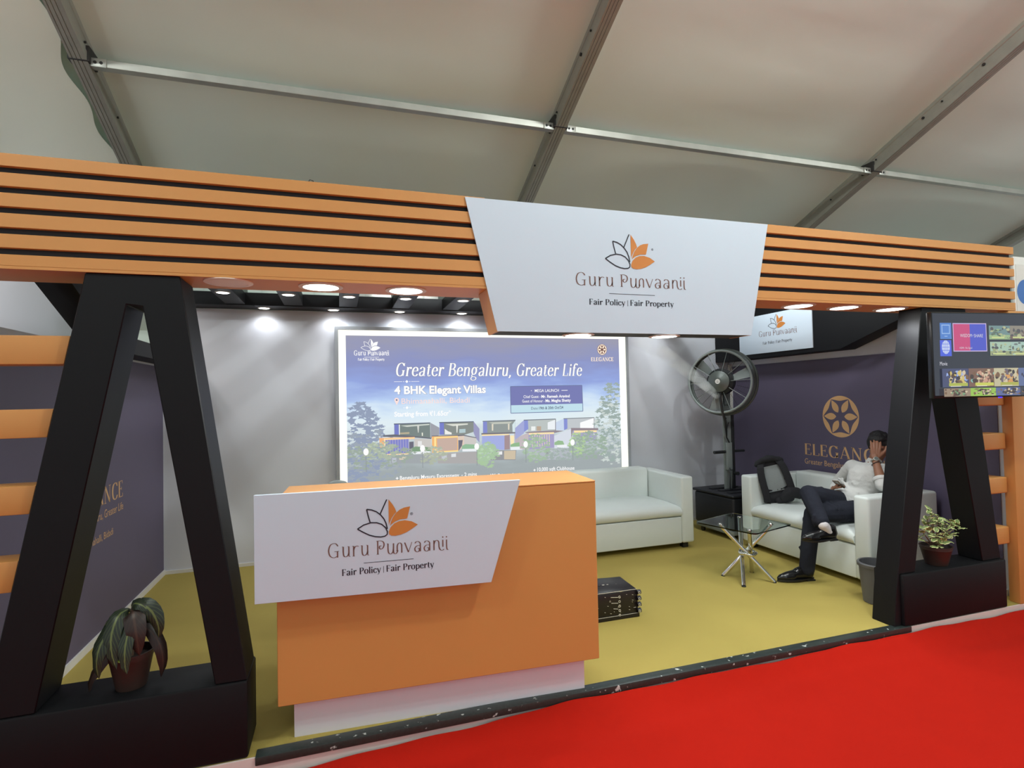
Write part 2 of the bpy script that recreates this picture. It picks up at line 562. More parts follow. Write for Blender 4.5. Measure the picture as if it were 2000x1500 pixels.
def rosette(b, pl, u, v, ru, rv=None, h=0.0015):
    """six-petal flower-in-a-ring mark"""
    rv = ru if rv is None else rv

    def P(x, y):
        return (u + x * ru, v + y * rv)
    for i in range(6):
        a = i * pi / 3
        ca, sa = cos(a), sin(a)
        L = [(0.22 + 0.70 * t / 10, 0.165 * sin(pi * min(1, (t / 10)) ** .8)) for t in range(11)]
        pts = L + [(x, -y) for x, y in L[::-1][1:-1]]
        b.face([pl.at(*P(x * ca - y * sa, x * sa + y * ca), h) for x, y in pts])
        n = 10
        out = [(cos(a + pi / 3 * t / n), sin(a + pi / 3 * t / n)) for t in range(n + 1)]
        m = a + pi / 6
        inn = []
        for t in range(n + 1):
            q = a + pi / 3 * t / n
            d = 0.955 - 0.20 * math.cos((q - m) / (pi / 6) * (pi / 2)) ** 1.0
            inn.append((d * cos(q), d * sin(q)))
        b.face([pl.at(*P(x, y), h) for x, y in out + inn[::-1]])

# ------------------------------------------------------------------ materials
m_orange = mat('orange_laminate', (208, 146, 80), 0.45, noise=0.03, nscale=3)
m_black = mat('black_laminate', (15, 15, 18), 0.55, noise=0.1, nscale=5, bump=0.03, bscale=200, spec=0.25)
m_gap = mat('black_backing', (24, 23, 28), 0.6, noise=0.1)
m_sign = mat('white_sign_vinyl', (206, 219, 232), 0.35, noise=0.012, nscale=6)
m_plinth = mat('white_laminate', (226, 220, 226), 0.45, noise=0.02)
m_wall = mat('white_wall_vinyl', (216, 218, 226), 0.55, noise=0.015, nscale=2)
m_purple = mat('purple_print', (96, 88, 112), 0.55, noise=0.06, nscale=1.2)
m_gold = mat('gold_ink', (226, 180, 128), 0.45, noise=0.03)
m_bronze = mat('bronze_ink', (120, 88, 80), 0.4, noise=0.05)
m_ink = mat('dark_ink', (34, 33, 46), 0.4, noise=0.04)
m_orangeink = mat('orange_ink', (206, 130, 60), 0.45, noise=0.03)
m_tan = mat('tan_floor_carpet', (176, 157, 84), 0.9, noise=0.06, nscale=2.2, bump=0.25, bscale=400, spec=0.2)
m_red = mat('red_carpet', (180, 30, 18), 0.95, noise=0.05, nscale=6, bump=0.3, bscale=500, spec=0.07)
m_fabric = mat('tent_fabric', (228, 240, 228), 0.75, noise=0.035, nscale=2.0, bump=0.12, bscale=9)
m_flap = mat('pale_tent_cloth', (240, 246, 232), 0.8, noise=0.03, nscale=2.0, bump=0.1, bscale=7)
m_alu = mat('aluminium', (158, 157, 147), 0.42, metal=0.4, noise=0.14, nscale=12)
m_galv = mat('galvanised_steel', (180, 180, 172), 0.42, metal=0.6, noise=0.2, nscale=9)
m_dark = mat('bolt_dark', (40, 38, 36), 0.6)
m_leather = mat('white_leatherette', (222, 228, 224), 0.38, noise=0.02, bump=0.04, bscale=300)
m_foot = mat('black_plastic', (26, 26, 28), 0.45)
m_chrome = mat('chrome', (225, 222, 215), 0.08, metal=1.0, noise=0.02)
m_trim = mat('lamp_trim_white', (220, 215, 208), 0.4)
m_lit = emit('lamp_lit_face', (255, 255, 250), 9.0)
m_unlit = mat('lamp_dead_face', (236, 222, 210), 0.3, noise=0.03)
m_fan = mat('fan_grey_paint', (92, 98, 94), 0.4, metal=0.3, noise=0.06)
m_fandark = mat('fan_black_paint', (34, 36, 38), 0.45)
m_panel = mat('fan_pale_panel', (142, 150, 148), 0.45, metal=0.2)
m_tank = mat('tank_black_plastic', (30, 31, 36), 0.5, bump=0.05)
m_green = mat('edging_green_black', (44, 52, 50), 0.35, noise=0.5, nscale=60)
m_white = mat('white_plastic', (228, 226, 220), 0.4)
m_pot = mat('brown_nursery_pot', (60, 42, 36), 0.5, noise=0.12)
m_soil = mat('soil', (52, 38, 30), 0.95, noise=0.3, bump=0.5, bscale=90)
m_stem = mat('plant_stem', (120, 96, 76), 0.7)
m_bin = mat('grey_bin_plastic', (92, 92, 94), 0.45)
m_crate = mat('crate_black_plastic', (26, 21, 24), 0.32)
m_hole = mat('crate_eyelet', (196, 188, 170), 0.4)
m_cloth = mat('shirt_cotton', (206, 206, 202), 0.85, noise=0.03, bump=0.9, bscale=17, spec=0.2)
m_trous = mat('navy_trousers', (40, 42, 51), 0.9, noise=0.1, bump=0.6, bscale=20, spec=0.15)
m_skin = mat('skin', (142, 98, 74), 0.5, noise=0.06, nscale=30)
m_hair = mat('black_hair', (20, 18, 20), 0.55, noise=0.3, nscale=60, bump=0.6, bscale=160)
m_shoe = mat('black_shoe_leather', (22, 21, 23), 0.22, noise=0.1)
m_sock = mat('white_sock', (216, 212, 214), 0.9)
m_bag = mat('black_bag_fabric', (30, 30, 34), 0.85, noise=0.12, bump=0.2, bscale=120)
m_mesh = mat('grey_mesh_fabric', (142, 148, 148), 0.85, noise=0.08, nscale=90)

# ------------------------------------------------------------------ setting
FY = 2.66           # front plane of the booth


def roof_z(y):
    return 3.49 + 0.40 * (3.70 - y)


rnd = random.Random(4)
b = B()


def roof_pt(u, v):
    x = -1.80 + 12.98 * u
    y = -3.4 + 10.2 * v
    bay = (x + 1.38) / 3.01
    sag = 0.055 * sin(pi * (bay % 1.0)) ** 0.7
    sag += 0.012 * sin(y * 9 + x * 1.3) * sin(pi * (bay % 1.0))
    return (x, y, roof_z(y) + 0.15 - sag)


b.grid(roof_pt, 84, 60)
struct('ceiling', b, m_fabric, 180)
b = B()
b.grid(lambda u, v: (-1.462 - 3.2 * u + (0.022 * sin(v * 150) + 0.016 * sin(v * 67 + 1)) * (1 - u) ** 6, -3.4 + 10.2 * v,
                     roof_z(-3.4 + 10.2 * v) + 0.05 + 0.02 * u - 0.02 * sin(u * 14 + v * 9)), 30, 320)
cl = obj('roof_cloth', b, m_flap, None, 180)
tag(cl, 'pale roof cloth with a wavy hem, left of the first roof beam', 'cloth')
b = B()
b.box(-5.5, 11, 6.75, 6.8, -0.1, 2.6)
struct('wall_tent', b, m_fabric)
b = B()
b.box(-6, 11, -4.5, 6.8, -0.16, -0.11)
struct('floor_hall', b, mat('hall_ground', (120, 90, 78), 0.9))
b = B()
b.box(-1.75, 4.80, FY + 0.012, 6.2, -0.10, 0.0)
struct('floor', b, m_tan)
b = B()
b.box(-1.75, 4.80, FY, FY + 0.010, -0.105, -0.002)
struct('trim_1', b, mat('pale_skirting_cloth', (226, 208, 202), 0.8, noise=0.05))
b = B()
b.box(-0.365, 3.535, FY - 0.012, FY + 0.052, -0.032, 0.006, 0.004)
o = struct('trim_2', b, [m_green])
nt = m_green.node_tree                                 # worn edging: paint chipped to white in flecks
tc = nt.nodes.new('ShaderNodeTexCoord')
ns = nt.nodes.new('ShaderNodeTexNoise')
ns.inputs['Scale'].default_value = 26
ns.inputs['Detail'].default_value = 6
nt.links.new(tc.outputs['Object'], ns.inputs['Vector'])
rp = nt.nodes.new('ShaderNodeMapRange')
rp.inputs[1].default_value = .64
rp.inputs[2].default_value = .68
nt.links.new(ns.outputs['Fac'], rp.inputs[0])
mc = nt.nodes.new('ShaderNodeMix')
mc.data_type = 'RGBA'
src = nt.nodes['Principled BSDF'].inputs['Base Color'].links[0].from_socket
nt.links.new(rp.outputs[0], mc.inputs[0])
nt.links.new(src, mc.inputs[6])
mc.inputs[7].default_value = (.55, .58, .55, 1)
nt.links.new(mc.outputs[2], nt.nodes['Principled BSDF'].inputs['Base Color'])
b = B()
b.box(-1.56, 4.75, 5.75, 5.80, 0, 2.44)
struct('wall_back', b, m_wall)
b = B()
b.box(-1.575, -1.535, 2.78, 5.75, 0, 1.935)
struct('wall_left', b, m_wall)
b = B()
b.box(-2.44, -2.40, 2.78, 6.6, -.1, 2.75)
struct('wall_neighbour', b, m_wall)
b = B()
b.box(4.72, 4.76, 2.78, 5.75, 0, 2.45)
struct('wall_right', b, m_wall)
b = B()
b.box(-1.53, -1.518, 2.80, 5.74, 0, 0.045)
struct('baseboard_left', b, m_white)
b = B()
b.box(-1.53, 4.71, 5.738, 5.75, 0, 0.032)
struct('baseboard_back', b, m_white)
b = B()
b.box(4.708, 4.72, 2.80, 5.74, 0, 0.045)
struct('baseboard_right', b, m_white)
b = B()
b.box(4.69, 4.72, 5.715, 5.75, 0, 1.9)
struct('trim_3', b, m_white)

# red carpet, rumpled up against the platform
b = B()


def carpet_pt(u, v):
    x = -2.4 + 9.0 * u
    e = FY - 0.016
    y = e - 5.6 * (1 - v) ** 1.8
    d = e - y
    top = -0.085 if x < -0.5 else (-0.085 + 0.055 * min(1, (x + 0.5) / 1.6))
    top += 0.004 * sin(x * 7) + 0.003 * sin(x * 17 + 1)
    z = -0.105 + (top + 0.105) * math.exp(-(d / 0.09) ** 1.5)
    z += 0.010 * math.exp(-((d - 0.22 - 0.07 * sin(x * 1.7)) / 0.06) ** 2) + 0.004 * sin(x * 3 + y * 4)
    return (x, y, z)


b.grid(carpet_pt, 150, 60)
tag(obj('carpet', b, m_red, None, 180), 'bright red aisle carpet in front of the booth platform', 'carpet')

# ------------------------------------------------------------------ marquee frame
beams = [(-1.38, 'grey ridged roof beam at the left, against the wavy-edged cloth'),
         (1.575, 'grey roof beam running up from behind the white hanging sign'),
         (4.65, 'grey roof beam with bolt holes, above the right orange slats'),
         (7.66, 'short piece of roof beam showing beyond the right end of the slats')]
for x, lab in beams:
    def bz(y):
        return roof_z(y)
    t = thing('roof_beam', lab, 'beam', (x, 3.7, roof_z(3.7)), 'marquee roof beams')
    w = 0.042
    y0, y1 = -3.0, 6.6
    b = B()
    # box section with shallow flutes along the underside
    prof = [(-w, 0), (-w * .72, 0), (-w * .66, .004), (-w * .58, 0), (-w * .2, 0), (-w * .14, .004), (-w * .06, 0), (w * .3, 0), (w * .36, .004), (w * .44, 0), (w, 0),
            (w, .05), (w - .006, .055), (w - .006, .105), (w, .11), (w, .16), (-w, .16), (-w, .11), (-w + .006, .105), (-w + .006, .055), (-w, .05)]
    L0 = [(x + p, y0, bz(y0) + q) for p, q in prof]
    b.prism(L0, (0, y1 - y0, bz(y1) - bz(y0)))
    obj('extrusion', b, m_alu, t)
    b = B()
    for yy in (2.2, 2.75, 3.05, 3.2, 3.62, 3.78, 4.1):
        for sx in (-1, 1):
            b.tube([(x + sx * (w - .004), yy, bz(yy) + .082), (x + sx * (w + .004), yy, bz(yy) + .082)], 0.011 if yy in (2.75, 3.2) else 0.007, 10)
    obj('bolt_head', b, m_dark, t)
    b = B()
    b.box(x - w - .012, x + w + .012, 3.64, 3.76, roof_z(3.7) + .02, roof_z(3.7) + .11, .004)
    obj('joint_bracket', b, m_dark, t)
purl = [(-1.34, 1.535, 'thin shiny roof bar between the left and middle roof beams'), (1.615, 4.61, 'thin roof bar between the middle and right roof beams'),
        (4.69, 7.62, 'thin roof bar right of the right roof beam')]
for x0, x1, lab in purl:
    t = thing('roof_bar', lab, 'bar', ((x0 + x1) / 2, 3.7, roof_z(3.7)), 'marquee roof bars')
    z = roof_z(3.7)
    b = B()
    b.obox((x0, 3.672, z + .012), (x1 - x0, 0, 0), (0, .05, 0.0), (0, 0, .045), .0015, 1)
    obj('bar', b, m_galv, t)
    for xe in (x0 + .012, x1 - .085):
        b = B()
        b.box(xe, xe + .075, 3.664, 3.671, z + .006, z + .056, .002)
        b.mi = 1
        for q in (.02, .05):
            b.tube([(xe + q, 3.6645, z + .031), (xe + q, 3.662, z + .031)], .009, 10)
        obj('end_plate', b, [m_galv, m_dark], t)

# ------------------------------------------------------------------ fascia
X0, X1 = -1.72, 4.69
ZT, ZB = 2.563, 2.100
t = thing('fascia', 'long orange slatted fascia across the front of the booth, black between the slats', 'fascia', (1.5, FY, ZB))
b = B()
b.box(X0, X1 - .012, FY + .022, FY + .26, ZB + .010, ZT - .004)
obj('backing_board', b, m_gap, t)
b = B()
b.box(X0, X1, FY + .0, FY + .265, ZB, ZB + .012)
obj('soffit_board', b, m_orange, t)
hs = [ZT - .0515, ZT - .1325, ZT - .214, ZT - .297, ZT - .379, ZB]
for i in range(6):
    zt = ZT if i == 0 else hs[i - 1] - .0265
    for xa, xb in ((X0, 0.72), (2.36, X1)):
        b = B()
        b.box(xa, xb, FY, FY + .022, hs[i] + (0.0125 if i == 5 else 0), zt, .0012, 1)
        obj('slat', b, m_orange, t)
b = B()
b.box(X0, X1, FY + .0225, FY + .265, ZT - .003, ZT + .004)
obj('top_board', b, m_orange, t)
b = B()
b.tube([(-.131, 2.78, 2.565), (-.128, 2.78, 2.60), (-.118, 2.785, 2.618), (-.105, 2.79, 2.617), (-.094, 2.79, 2.60), (-.09, 2.79, 2.566)], .0022, 8)
tag(obj('cable_loop', b, m_foot), 'thin black wire loop sticking up over the fascia top', 'cable')

# ------------------------------------------------------------------ white hanging sign on the fascia
t = thing('hanging_sign', 'large white tapered name sign on the fascia, orange edge and lotus logo', 'sign', (1.55, FY - .02, 1.885))
A_, B_, C_, D_ = (0.616, 2.556), (2.483, 2.559), (2.337, 1.886), (0.772, 1.884)
yf = FY - .008
b = B()
b.prism([(A_[0], yf, A_[1]), (B_[0], yf, B_[1]), (C_[0], yf, C_[1]), (D_[0], yf, D_[1])], (0, .006, 0))
obj('face_panel', b, m_sign, t)
yb = FY + .165


def edge(p, q, t_, nrm):
    return [(p[0], yf + .0062, p[1]), (q[0], yf + .0062, q[1]), (q[0] + nrm, yf + .0062, q[1]), (p[0] + nrm, yf + .0062, p[1])]


zz = ZB - .001
fl = (zz - D_[1]) / (A_[1] - D_[1])
xl = D_[0] + (A_[0] - D_[0]) * fl
xr = C_[0] + (B_[0] - C_[0]) * (zz - C_[1]) / (B_[1] - C_[1])
b = B()
b.prism([(D_[0], yf + .0062, D_[1]), (xl, yf + .0062, zz), (xl + .012, yf + .0062, zz), (D_[0] + .012, yf + .0062, D_[1])], (0, yb - yf, 0))
obj('side_panel', b, m_orange, t)
b = B()
b.prism([(C_[0], yf + .0062, C_[1]), (xr, yf + .0062, zz), (xr - .012, yf + .0062, zz), (C_[0] - .012, yf + .0062, C_[1])], (0, yb - yf, 0))
obj('side_panel', b, m_orange, t)
b = B()
b.prism([(D_[0] + .0125, yf + .0065, D_[1] + .001), (C_[0] - .0125, yf + .0065, C_[1] + .001), (C_[0] - .0125, yf + .0065, C_[1] + .013), (D_[0] + .0125, yf + .0065, D_[1] + .013)], (0, yb - yf - .001, 0))
b.prism([(D_[0] + .0125, yb - .01, D_[1] + .014), (C_[0] - .0125, yb - .01, C_[1] + .014), (xr - .013, yb - .01, zz), (xl + .013, yb - .01, zz)], (0, .009, 0))
obj('underside_panel', b, m_gap, t)
pl = Plane2D((0, yf, 0), (1, 0, 0), (0, 0, 1), (0, -1, 0))
bo, bl = B(), B()
u, v = (1.5407, 2.2399)
lotus(bo, bl, pl, u, v, 0.306)
obj('logo_outline', bl, m_ink, t, 0)
obj('logo_petals', bo, m_orangeink, t, 0)
(u0, v0), (u1, v1) = (1.2044, 2.1373), (1.8891, 2.1424)
name_words(t, pl, u0, u1, v0, v1, .069, .036, .011, m_bronze)
(u0, v0), (u1, v1) = (1.2851, 2.0361), (1.8092, 2.0385)
tag_words(t, pl, u0, u1, v0, v1, .0305, .066, .019, m_ink)
b = B()
(u0, v0), (u1, v1) = (1.4050, 2.0993), (1.6888, 2.0988)
ribbon(b, pl, [(u0, v0), (u1, v1)], .0008, .0012)
obj('rule', b, m_ink, t, 0)
b = B()
u, v = (1.6739, 2.3498)
sans(b, pl, '\u00ae', u, v, .013)
obj('registered_mark', b, m_ink, t, 0)

# ------------------------------------------------------------------ recessed lights


def downlight(name, x, y, z, R, lit, label, group, power=0.0, parent_soffit=True):
    t = thing(name, label, 'light', (x, y, z), group)
    b = B()
    b.lathe([(R * .80, -.006), (R, -.004), (R, 0), (R * .8, 0)], (x, y, z), n=40, cap=False)
    b.lathe([(R * .80, -.006), (R * .8, -.0045)], (x, y, z), n=40, cap=False)
    obj('trim_ring', b, m_trim if lit else m_unlit, t)
    b = B()
    b.lathe([(R * .80, -.005), (0, -.0052)], (x, y, z), n=40, cap=False)
    obj('lens', b, m_lit if lit else m_unlit, t)
    if lit and power:
        lamp(name + '_bulb', 'SPOT', (x, y, z - .012), power, (0.93, 0.97, 1.0), R * .75, (x, y, z - 1), radians(150), 0.6)
    return t


GF = 'large round downlights under the fascia and hanging sign'
downlight('fascia_light', -.47, 2.755, ZB, .102, False, 'unlit large round downlight beside the left A-frame', GF)
downlight('fascia_light', -.073, 2.775, ZB, .102, True, 'lit large downlight under the fascia, next right of the unlit one', GF, 26)
downlight('fascia_light', .333, 2.785, ZB, .102, True, 'lit large downlight under the fascia, next left of the hanging sign', GF, 26)
downlight('fascia_light', 1.257, 2.74, 1.884, .052 * 1.7, True, 'left one of two round downlights under the hanging white sign', GF, 20)
downlight('fascia_light', 1.80, 2.74, 1.884, .052 * 1.7, True, 'right one of two round downlights under the hanging white sign', GF, 20)
downlight('fascia_light', 2.835, 2.79, ZB, .102, True, 'lit large downlight in the right fascia, nearest the hanging sign', GF, 26)
downlight('fascia_light', 3.212, 2.785, ZB, .102, True, 'lit large downlight in the right fascia, middle of three', GF, 26)
downlight('fascia_light', 3.62, 2.78, ZB, .102, True, 'lit large downlight in the right fascia, nearest the television', GF, 26)

# ------------------------------------------------------------------ dark pergola over the booth
t = thing('pergola_beam', 'long black beam along the top of the white back wall', 'beam', (1.5, 5.6, 2.44))
b = B()
b.box(-1.53, 4.5, 5.50, 5.75, 2.442, 2.56, .003)
obj('beam', b, m_black, t)
slx = [(-.885, 'first from the left A-frame'), (-.39, 'second from the left A-frame'), (.10, 'third from the left A-frame'), (.60, 'fourth from the left A-frame'),
       (1.10, 'next to the left edge of the hanging sign'), (1.62, 'hidden high behind the hanging sign, left'), (2.14, 'hidden high behind the hanging sign, middle'), (2.66, 'hidden high behind the hanging sign, right'),
       (3.18, 'behind the right fascia, left one'), (3.70, 'behind the right fascia, right one')]
for i, (x, w) in enumerate(slx):
    b = B()
    b.box(x - .082, x + .082, 2.93, 5.498, 2.45, 2.555, .003)
    tag(obj('pergola_slat', b, m_black), 'black overhead pergola slat, ' + w, 'slat', 'pergola slats')
GS = 'small round downlights on the pergola'
wh = ['nearest the left A-frame', 'second from the left', 'third from the left', 'fourth from the left', 'nearest the hanging sign']
for x, w in zip((-.885, -.39, .10, .585, 1.11), wh):
    downlight('slat_light', x, 4.93, 2.45, .058, True, 'small lit downlight under a black slat, ' + w, GS, 8.0)
wh = ['leftmost, over bare wall', 'second, above the lightbox corner', 'third, above the lightbox', 'fourth, next to the hanging sign']
for x, w in zip((-.66, -.035, .605, 1.25), wh):
    downlight('beam_light', x, 5.63, 2.442, .058, True, 'small lit downlight against the back wall, ' + w, GS, 6.0)

# pale eaves panels glimpsed between the slats
for i, x in enumerate((-1.15, -.64, -.15, .35, .85, 1.37)):
    b = B()
    b.box(x - .20, x + .20, 5.90, 5.915, 2.60, 2.665, .002)
    b.box(x - .07, x + .05, 5.894, 5.90, 2.60, 2.69, .002)
    tag(obj('eaves_panel', b, m_fabric if i < 3 else m_galv), 'pale panel seen above the back beam, gap ' + ['beside the left A-frame', 'after the first slat', 'after the second slat', 'after the third slat', 'after the fourth slat', 'next to the hanging sign'][i], 'panel', 'eaves panels behind the pergola')

# side boards
t = thing('side_board', 'black angled side board above the left purple wall', 'board', (-1.3, 4.2, 1.88))
b = B()
zb = 1.885
poly = [(-1.30, 5.74, zb), (-1.30, 3.99, zb), (-1.30, 2.93, 2.375), (-1.30, 2.93, 2.50), (-1.30, 3.02, 2.50), (-1.30, 4.16, 1.995), (-1.30, 5.74, 1.995)]
b.prism(poly, (-.16, 0, 0), .003, 1)
obj('board', b, m_black, t)
t = thing('side_board', 'broad black angled board above the right purple wall', 'board', (4.5, 4.2, 1.93))
b = B()
poly = [(4.50, 5.74, 1.925), (4.50, 3.96, 1.935), (4.50, 3.39, 2.13), (4.50, 2.93, 2.29), (4.50, 2.93, 2.56), (4.50, 5.74, 2.56)]
b.prism(poly, (.19, 0, 0), .003, 1)
obj('board', b, m_black, t)

t = thing('board_sign', 'small white name sign with lotus logo on the right black board', 'sign', (4.49, 4.8, 1.97))
b = B()
b.box(4.488, 4.499, 4.255, 5.29, 1.977, 2.40, .001)
obj('face_panel', b, m_sign, t)
pl = Plane2D((4.488, 0, 0), (0, -1, 0), (0, 0, 1), (-1, 0, 0))
bo, bl = B(), B()
y_, z_ = (4.7135, 2.2282)
lotus(bo, bl, pl, -y_, z_, .245)
(ya, za), (yb_, zb_) = (4.9788, 2.1606), (4.4450, 2.1543)
name_words(t, pl, -ya, -yb_, za, zb_, .062, .04, .012, m_bronze)
(ya, za), (yb_, zb_) = (4.9207, 2.0701), (4.5082, 2.0714)
tag_words(t, pl, -ya, -yb_, za, zb_, .030, .06, .018, m_ink)
obj('logo_outline', bl, m_ink, t, 0)
obj('logo_petals', bo, m_orangeink, t, 0)

# ------------------------------------------------------------------ purple side wall prints
for side in ('left', 'right'):
    t = thing('wall_print', 'purple printed panel with gold flower emblem covering the %s wall' % side, 'panel', (-1.53 if side == 'left' else 4.715, 4.3, .05))
    b = B()
    if side == 'left':
        b.box(-1.5345, -1.529, 2.82, 5.735, .046, 1.885)
        pl = Plane2D((-1.529, 0, 0), (0, 1, 0), (0, 0, 1), (1, 0, 0))
        c = 4.305
    else:
        b.box(4.714, 4.7195, 2.82, 5.70, .046, 1.872)
        pl = Plane2D((4.714, 0, 0), (0, -1, 0), (0, 0, 1), (-1, 0, 0))
        c = -4.17
    obj('print_sheet', b, m_purple, t)
    b = B()
    rosette(b, pl, c, 1.29, .205)
    obj('emblem', b, m_gold, t, 0)
    b = B()
    nib_text(b, pl, 'ELEGANCE', c - .45, c + .45, .877, .117, .062, .014)
    obj('name_lettering', b, m_gold, t, 0)
    b = B()
    sans(b, pl, 'Greater Bengaluru, Greater Life', c - .45, .782, .058, c + .45)
    obj('slogan_lettering', b, m_gold, t, 0)
    b = B()
    sans(b, pl, 'Bhimanahalli,', c - .26, .64, .05, c + .075)
    obj('place_lettering', b, m_gold, t, 0)
    b = B()
    sans(b, pl, 'Bidadi', c + .10, .64, .05, c + .26)
    obj('place_lettering', b, m_gold, t, 0)

# ------------------------------------------------------------------ A-frames
t = thing('a_frame', 'black A-shaped front post at the left, croton plant on its base', 'post', (-.85, 2.75, 0))
ya, yb = 2.67, 2.885
b = B()
b.prism([(-.99, ya, 2.099), (-1.332, ya, .3353), (-1.16, ya, .3353), (-.843, ya, 1.972), (-.785, ya, 1.965), (-.522, ya, .3353), (-.396, ya, .3353), (-.645, ya, 2.099)], (0, yb - ya, 0), .004, 1)
obj('upright', b, m_black, t)
b = B()
b.box(-1.40, -.393, ya - .006, yb + .035, 0, .335, .012)
obj('base_block', b, m_black, t)
t = thing('a_frame', 'black A-shaped front post at the right, television mounted on it', 'post', (3.95, 2.75, 0))
ya, yb = 2.68, 2.84
b = B()
b.prism([(3.775, ya, 2.099), (3.448, ya, .2), (3.425, ya, 0), (3.488, ya, 0), (3.488, ya, .336), (3.625, ya, .336), (3.935, ya, 1.95), (3.972, ya, 1.95), (4.27, ya, .336), (4.455, ya, .336), (4.20, ya, 2.099)], (0, yb - ya, 0), .004, 1)
obj('upright', b, m_black, t)
b = B()
b.box(3.49, 4.475, ya - .022, yb + .03, 0, .335, .012)
obj('base_block', b, m_black, t)

# orange shelf boxes between A-frames and side walls
zl = [(1.84, 1.722, 'topmost'), (1.54, 1.424, 'second from top'), (1.232, 1.118, 'third from top'), (.935, .812, 'lowest')]
for i, (z1, z0, w) in enumerate(zl):
    b = B()
    xr_ = -1.372 + .193 * (z0 - .12) - .012
    b.prism([(-1.527, 2.70, z0), (xr_, 2.70, z0), (xr_ + .193 * (z1 - z0), 2.70, z1), (-1.527, 2.70, z1)], (0, .13, 0), .004)
    tag(obj('shelf_box', b, m_orange), 'orange box shelf left of the left A-frame, ' + w, 'shelf', 'orange box shelves at the left')
zr = [(1.53, 1.416), (1.217, 1.10), (.90, .785), (.545, .422)]
for i, (z1, z0) in enumerate(zr):
    b = B()
    xl_ = 4.27 + .185 + (1.0 - z0) * .145 - .12
    xl_ = 4.455 - (z0 - .335) * .1446 + .008
    b.prism([(xl_, 2.70, z0), (4.595, 2.70, z0), (4.595, 2.70, z1), (xl_ - .1446 * (z1 - z0), 2.70, z1)], (0, .12, 0), .010, 3)
    tag(obj('shelf_box', b, m_orange), 'orange box shelf right of the right A-frame, ' + ['just under the television', 'second from top', 'third from top', 'lowest'][i], 'shelf', 'orange box shelves at the right')
b = B()
b.box(4.61, 4.80, 2.66, 2.73, 0, 2.098, .004)
tag(obj('end_post', b, m_orange), 'orange upright board at the right end of the booth', 'post')
# neighbouring poster
t = thing('neighbour_poster', 'pale poster board with a blue disc beyond the right end of the fascia', 'poster', (5.8, 3.06, -.105))
b = B()
b.box(5.37, 6.3, 3.05, 3.07, -.105, 2.635, .003)
obj('frame', b, m_white, t)
b = B()
b.box(5.392, 6.28, 3.046, 3.0495, .3, 2.57)
obj('sheet', b, mat('poster_paper', (226, 224, 216), 0.5), t)
b = B()
b.lathe([(.105, 0), (0, .001)], (5.50, 3.0455, 2.34), (0, -1, 0), 40, False)
obj('blue_disc', b, mat('poster_blue', (72, 120, 190), 0.5), t)

# ------------------------------------------------------------------ reception counter
ca, sa_ = cos(radians(2.9)), sin(radians(2.9))
cO = Vector((-.277, 2.705, 0))
cU, cW, cZ = Vector((ca, -sa_, 0)), Vector((sa_, ca, 0)), Vector((0, 0, 1))
t = thing('reception_counter', 'orange reception counter with slanted white name panel and white plinth', 'counter', (.5, 2.85, 0))
b = B()
b.obox(cO + cW * .055 + cU * .062, cU * 1.435, cW * .34, cZ * .175)
obj('plinth', b, m_plinth, t)
b = B()
b.obox(cO + cZ * .1755, cU * 1.562, cW * .42, cZ * .918, .003, 1)
obj('body', b, m_orange, t)
b = B()
b.obox(cO + cZ * 1.094 - cW * .002, cU * 1.562, cW * .428, cZ * .008, .002, 1)
obj('counter_top', b, m_orange, t)
pO = Vector((-.357, 2.622, 0))


def pc(u, z, w=0.0):
    return pO + cU * u + cZ * z + cW * w


b = B()
b.prism([pc(0, .674), pc(1.05, .66), pc(1.205, 1.142), pc(0, 1.144)], cW * .018, .001, 1)
obj('name_panel', b, m_sign, t)
b = B()
b.obox(pc(.1, .74, .0182), cU * .06, cZ * .3, cW * .061)
obj('spacer_block', b, m_gap, t)
b = B()
b.obox(pc(.85, .74, .0182), cU * .06, cZ * .3, cW * .061)
obj('spacer_block', b, m_gap, t)
pl = Plane2D(pO, cU, cZ, -cW)
bo, bl = B(), B()
u, v = (0.5686, 0.9203)
lotus(bo, bl, pl, u, v, .2715)
(u0, v0), (u1, v1) = (0.3003, 0.8449), (0.8434, 0.8370)
name_words(t, pl, u0, u1, v0, v1, .064, .036, .011, m_bronze)
(u0, v0), (u1, v1) = (0.3628, 0.7603), (0.7762, 0.7593)
tag_words(t, pl, u0, u1, v0, v1, .0285, .066, .019, m_ink)
bt = B()
(u0, v0), (u1, v1) = (0.4587, 0.8087), (0.6822, 0.8070)
ribbon(bt, pl, [(u0, v0), (u1, v1)], .0007, .0011)
obj('rule', bt, m_ink, t, 0)
bt = B()
u, v = (0.6695, 1.0099)
sans(bt, pl, '\u00ae', u, v, .013)
obj('logo_outline', bl, m_ink, t, 0)
obj('logo_petals', bo, m_orangeink, t, 0)
obj('registered_mark', bt, m_ink, t, 0)

# pale chair behind the counter
t = thing('chair', 'pale chair, only its rounded back top showing behind the counter', 'chair', (0.0, 3.46, 0))
b = B()
prof = [(-.16, .62), (-.15, .80), (-.13, .93), (-.085, 1.03), (-.045, 1.063), (0, 1.073), (.045, 1.063), (.085, 1.03), (.13, .93), (.15, .80), (.16, .62)]
b.prism([(-.012 + p, 3.45, q) for p, q in prof], (0, .03, 0), .008)
obj('backrest', b, m_panel, t)
b = B()
b.box(-.21, .19, 3.48, 3.88, .60, .64, .02, 3)
obj('seat', b, m_panel, t)
for sx in (-1, 1):
    for yy in (3.51, 3.85):
        b = B()
        b.tube([(-.01 + sx * .165, yy, .60), (-.01 + sx * .19, yy, 0)], .014, 10)
        obj('leg', b, m_chrome, t)

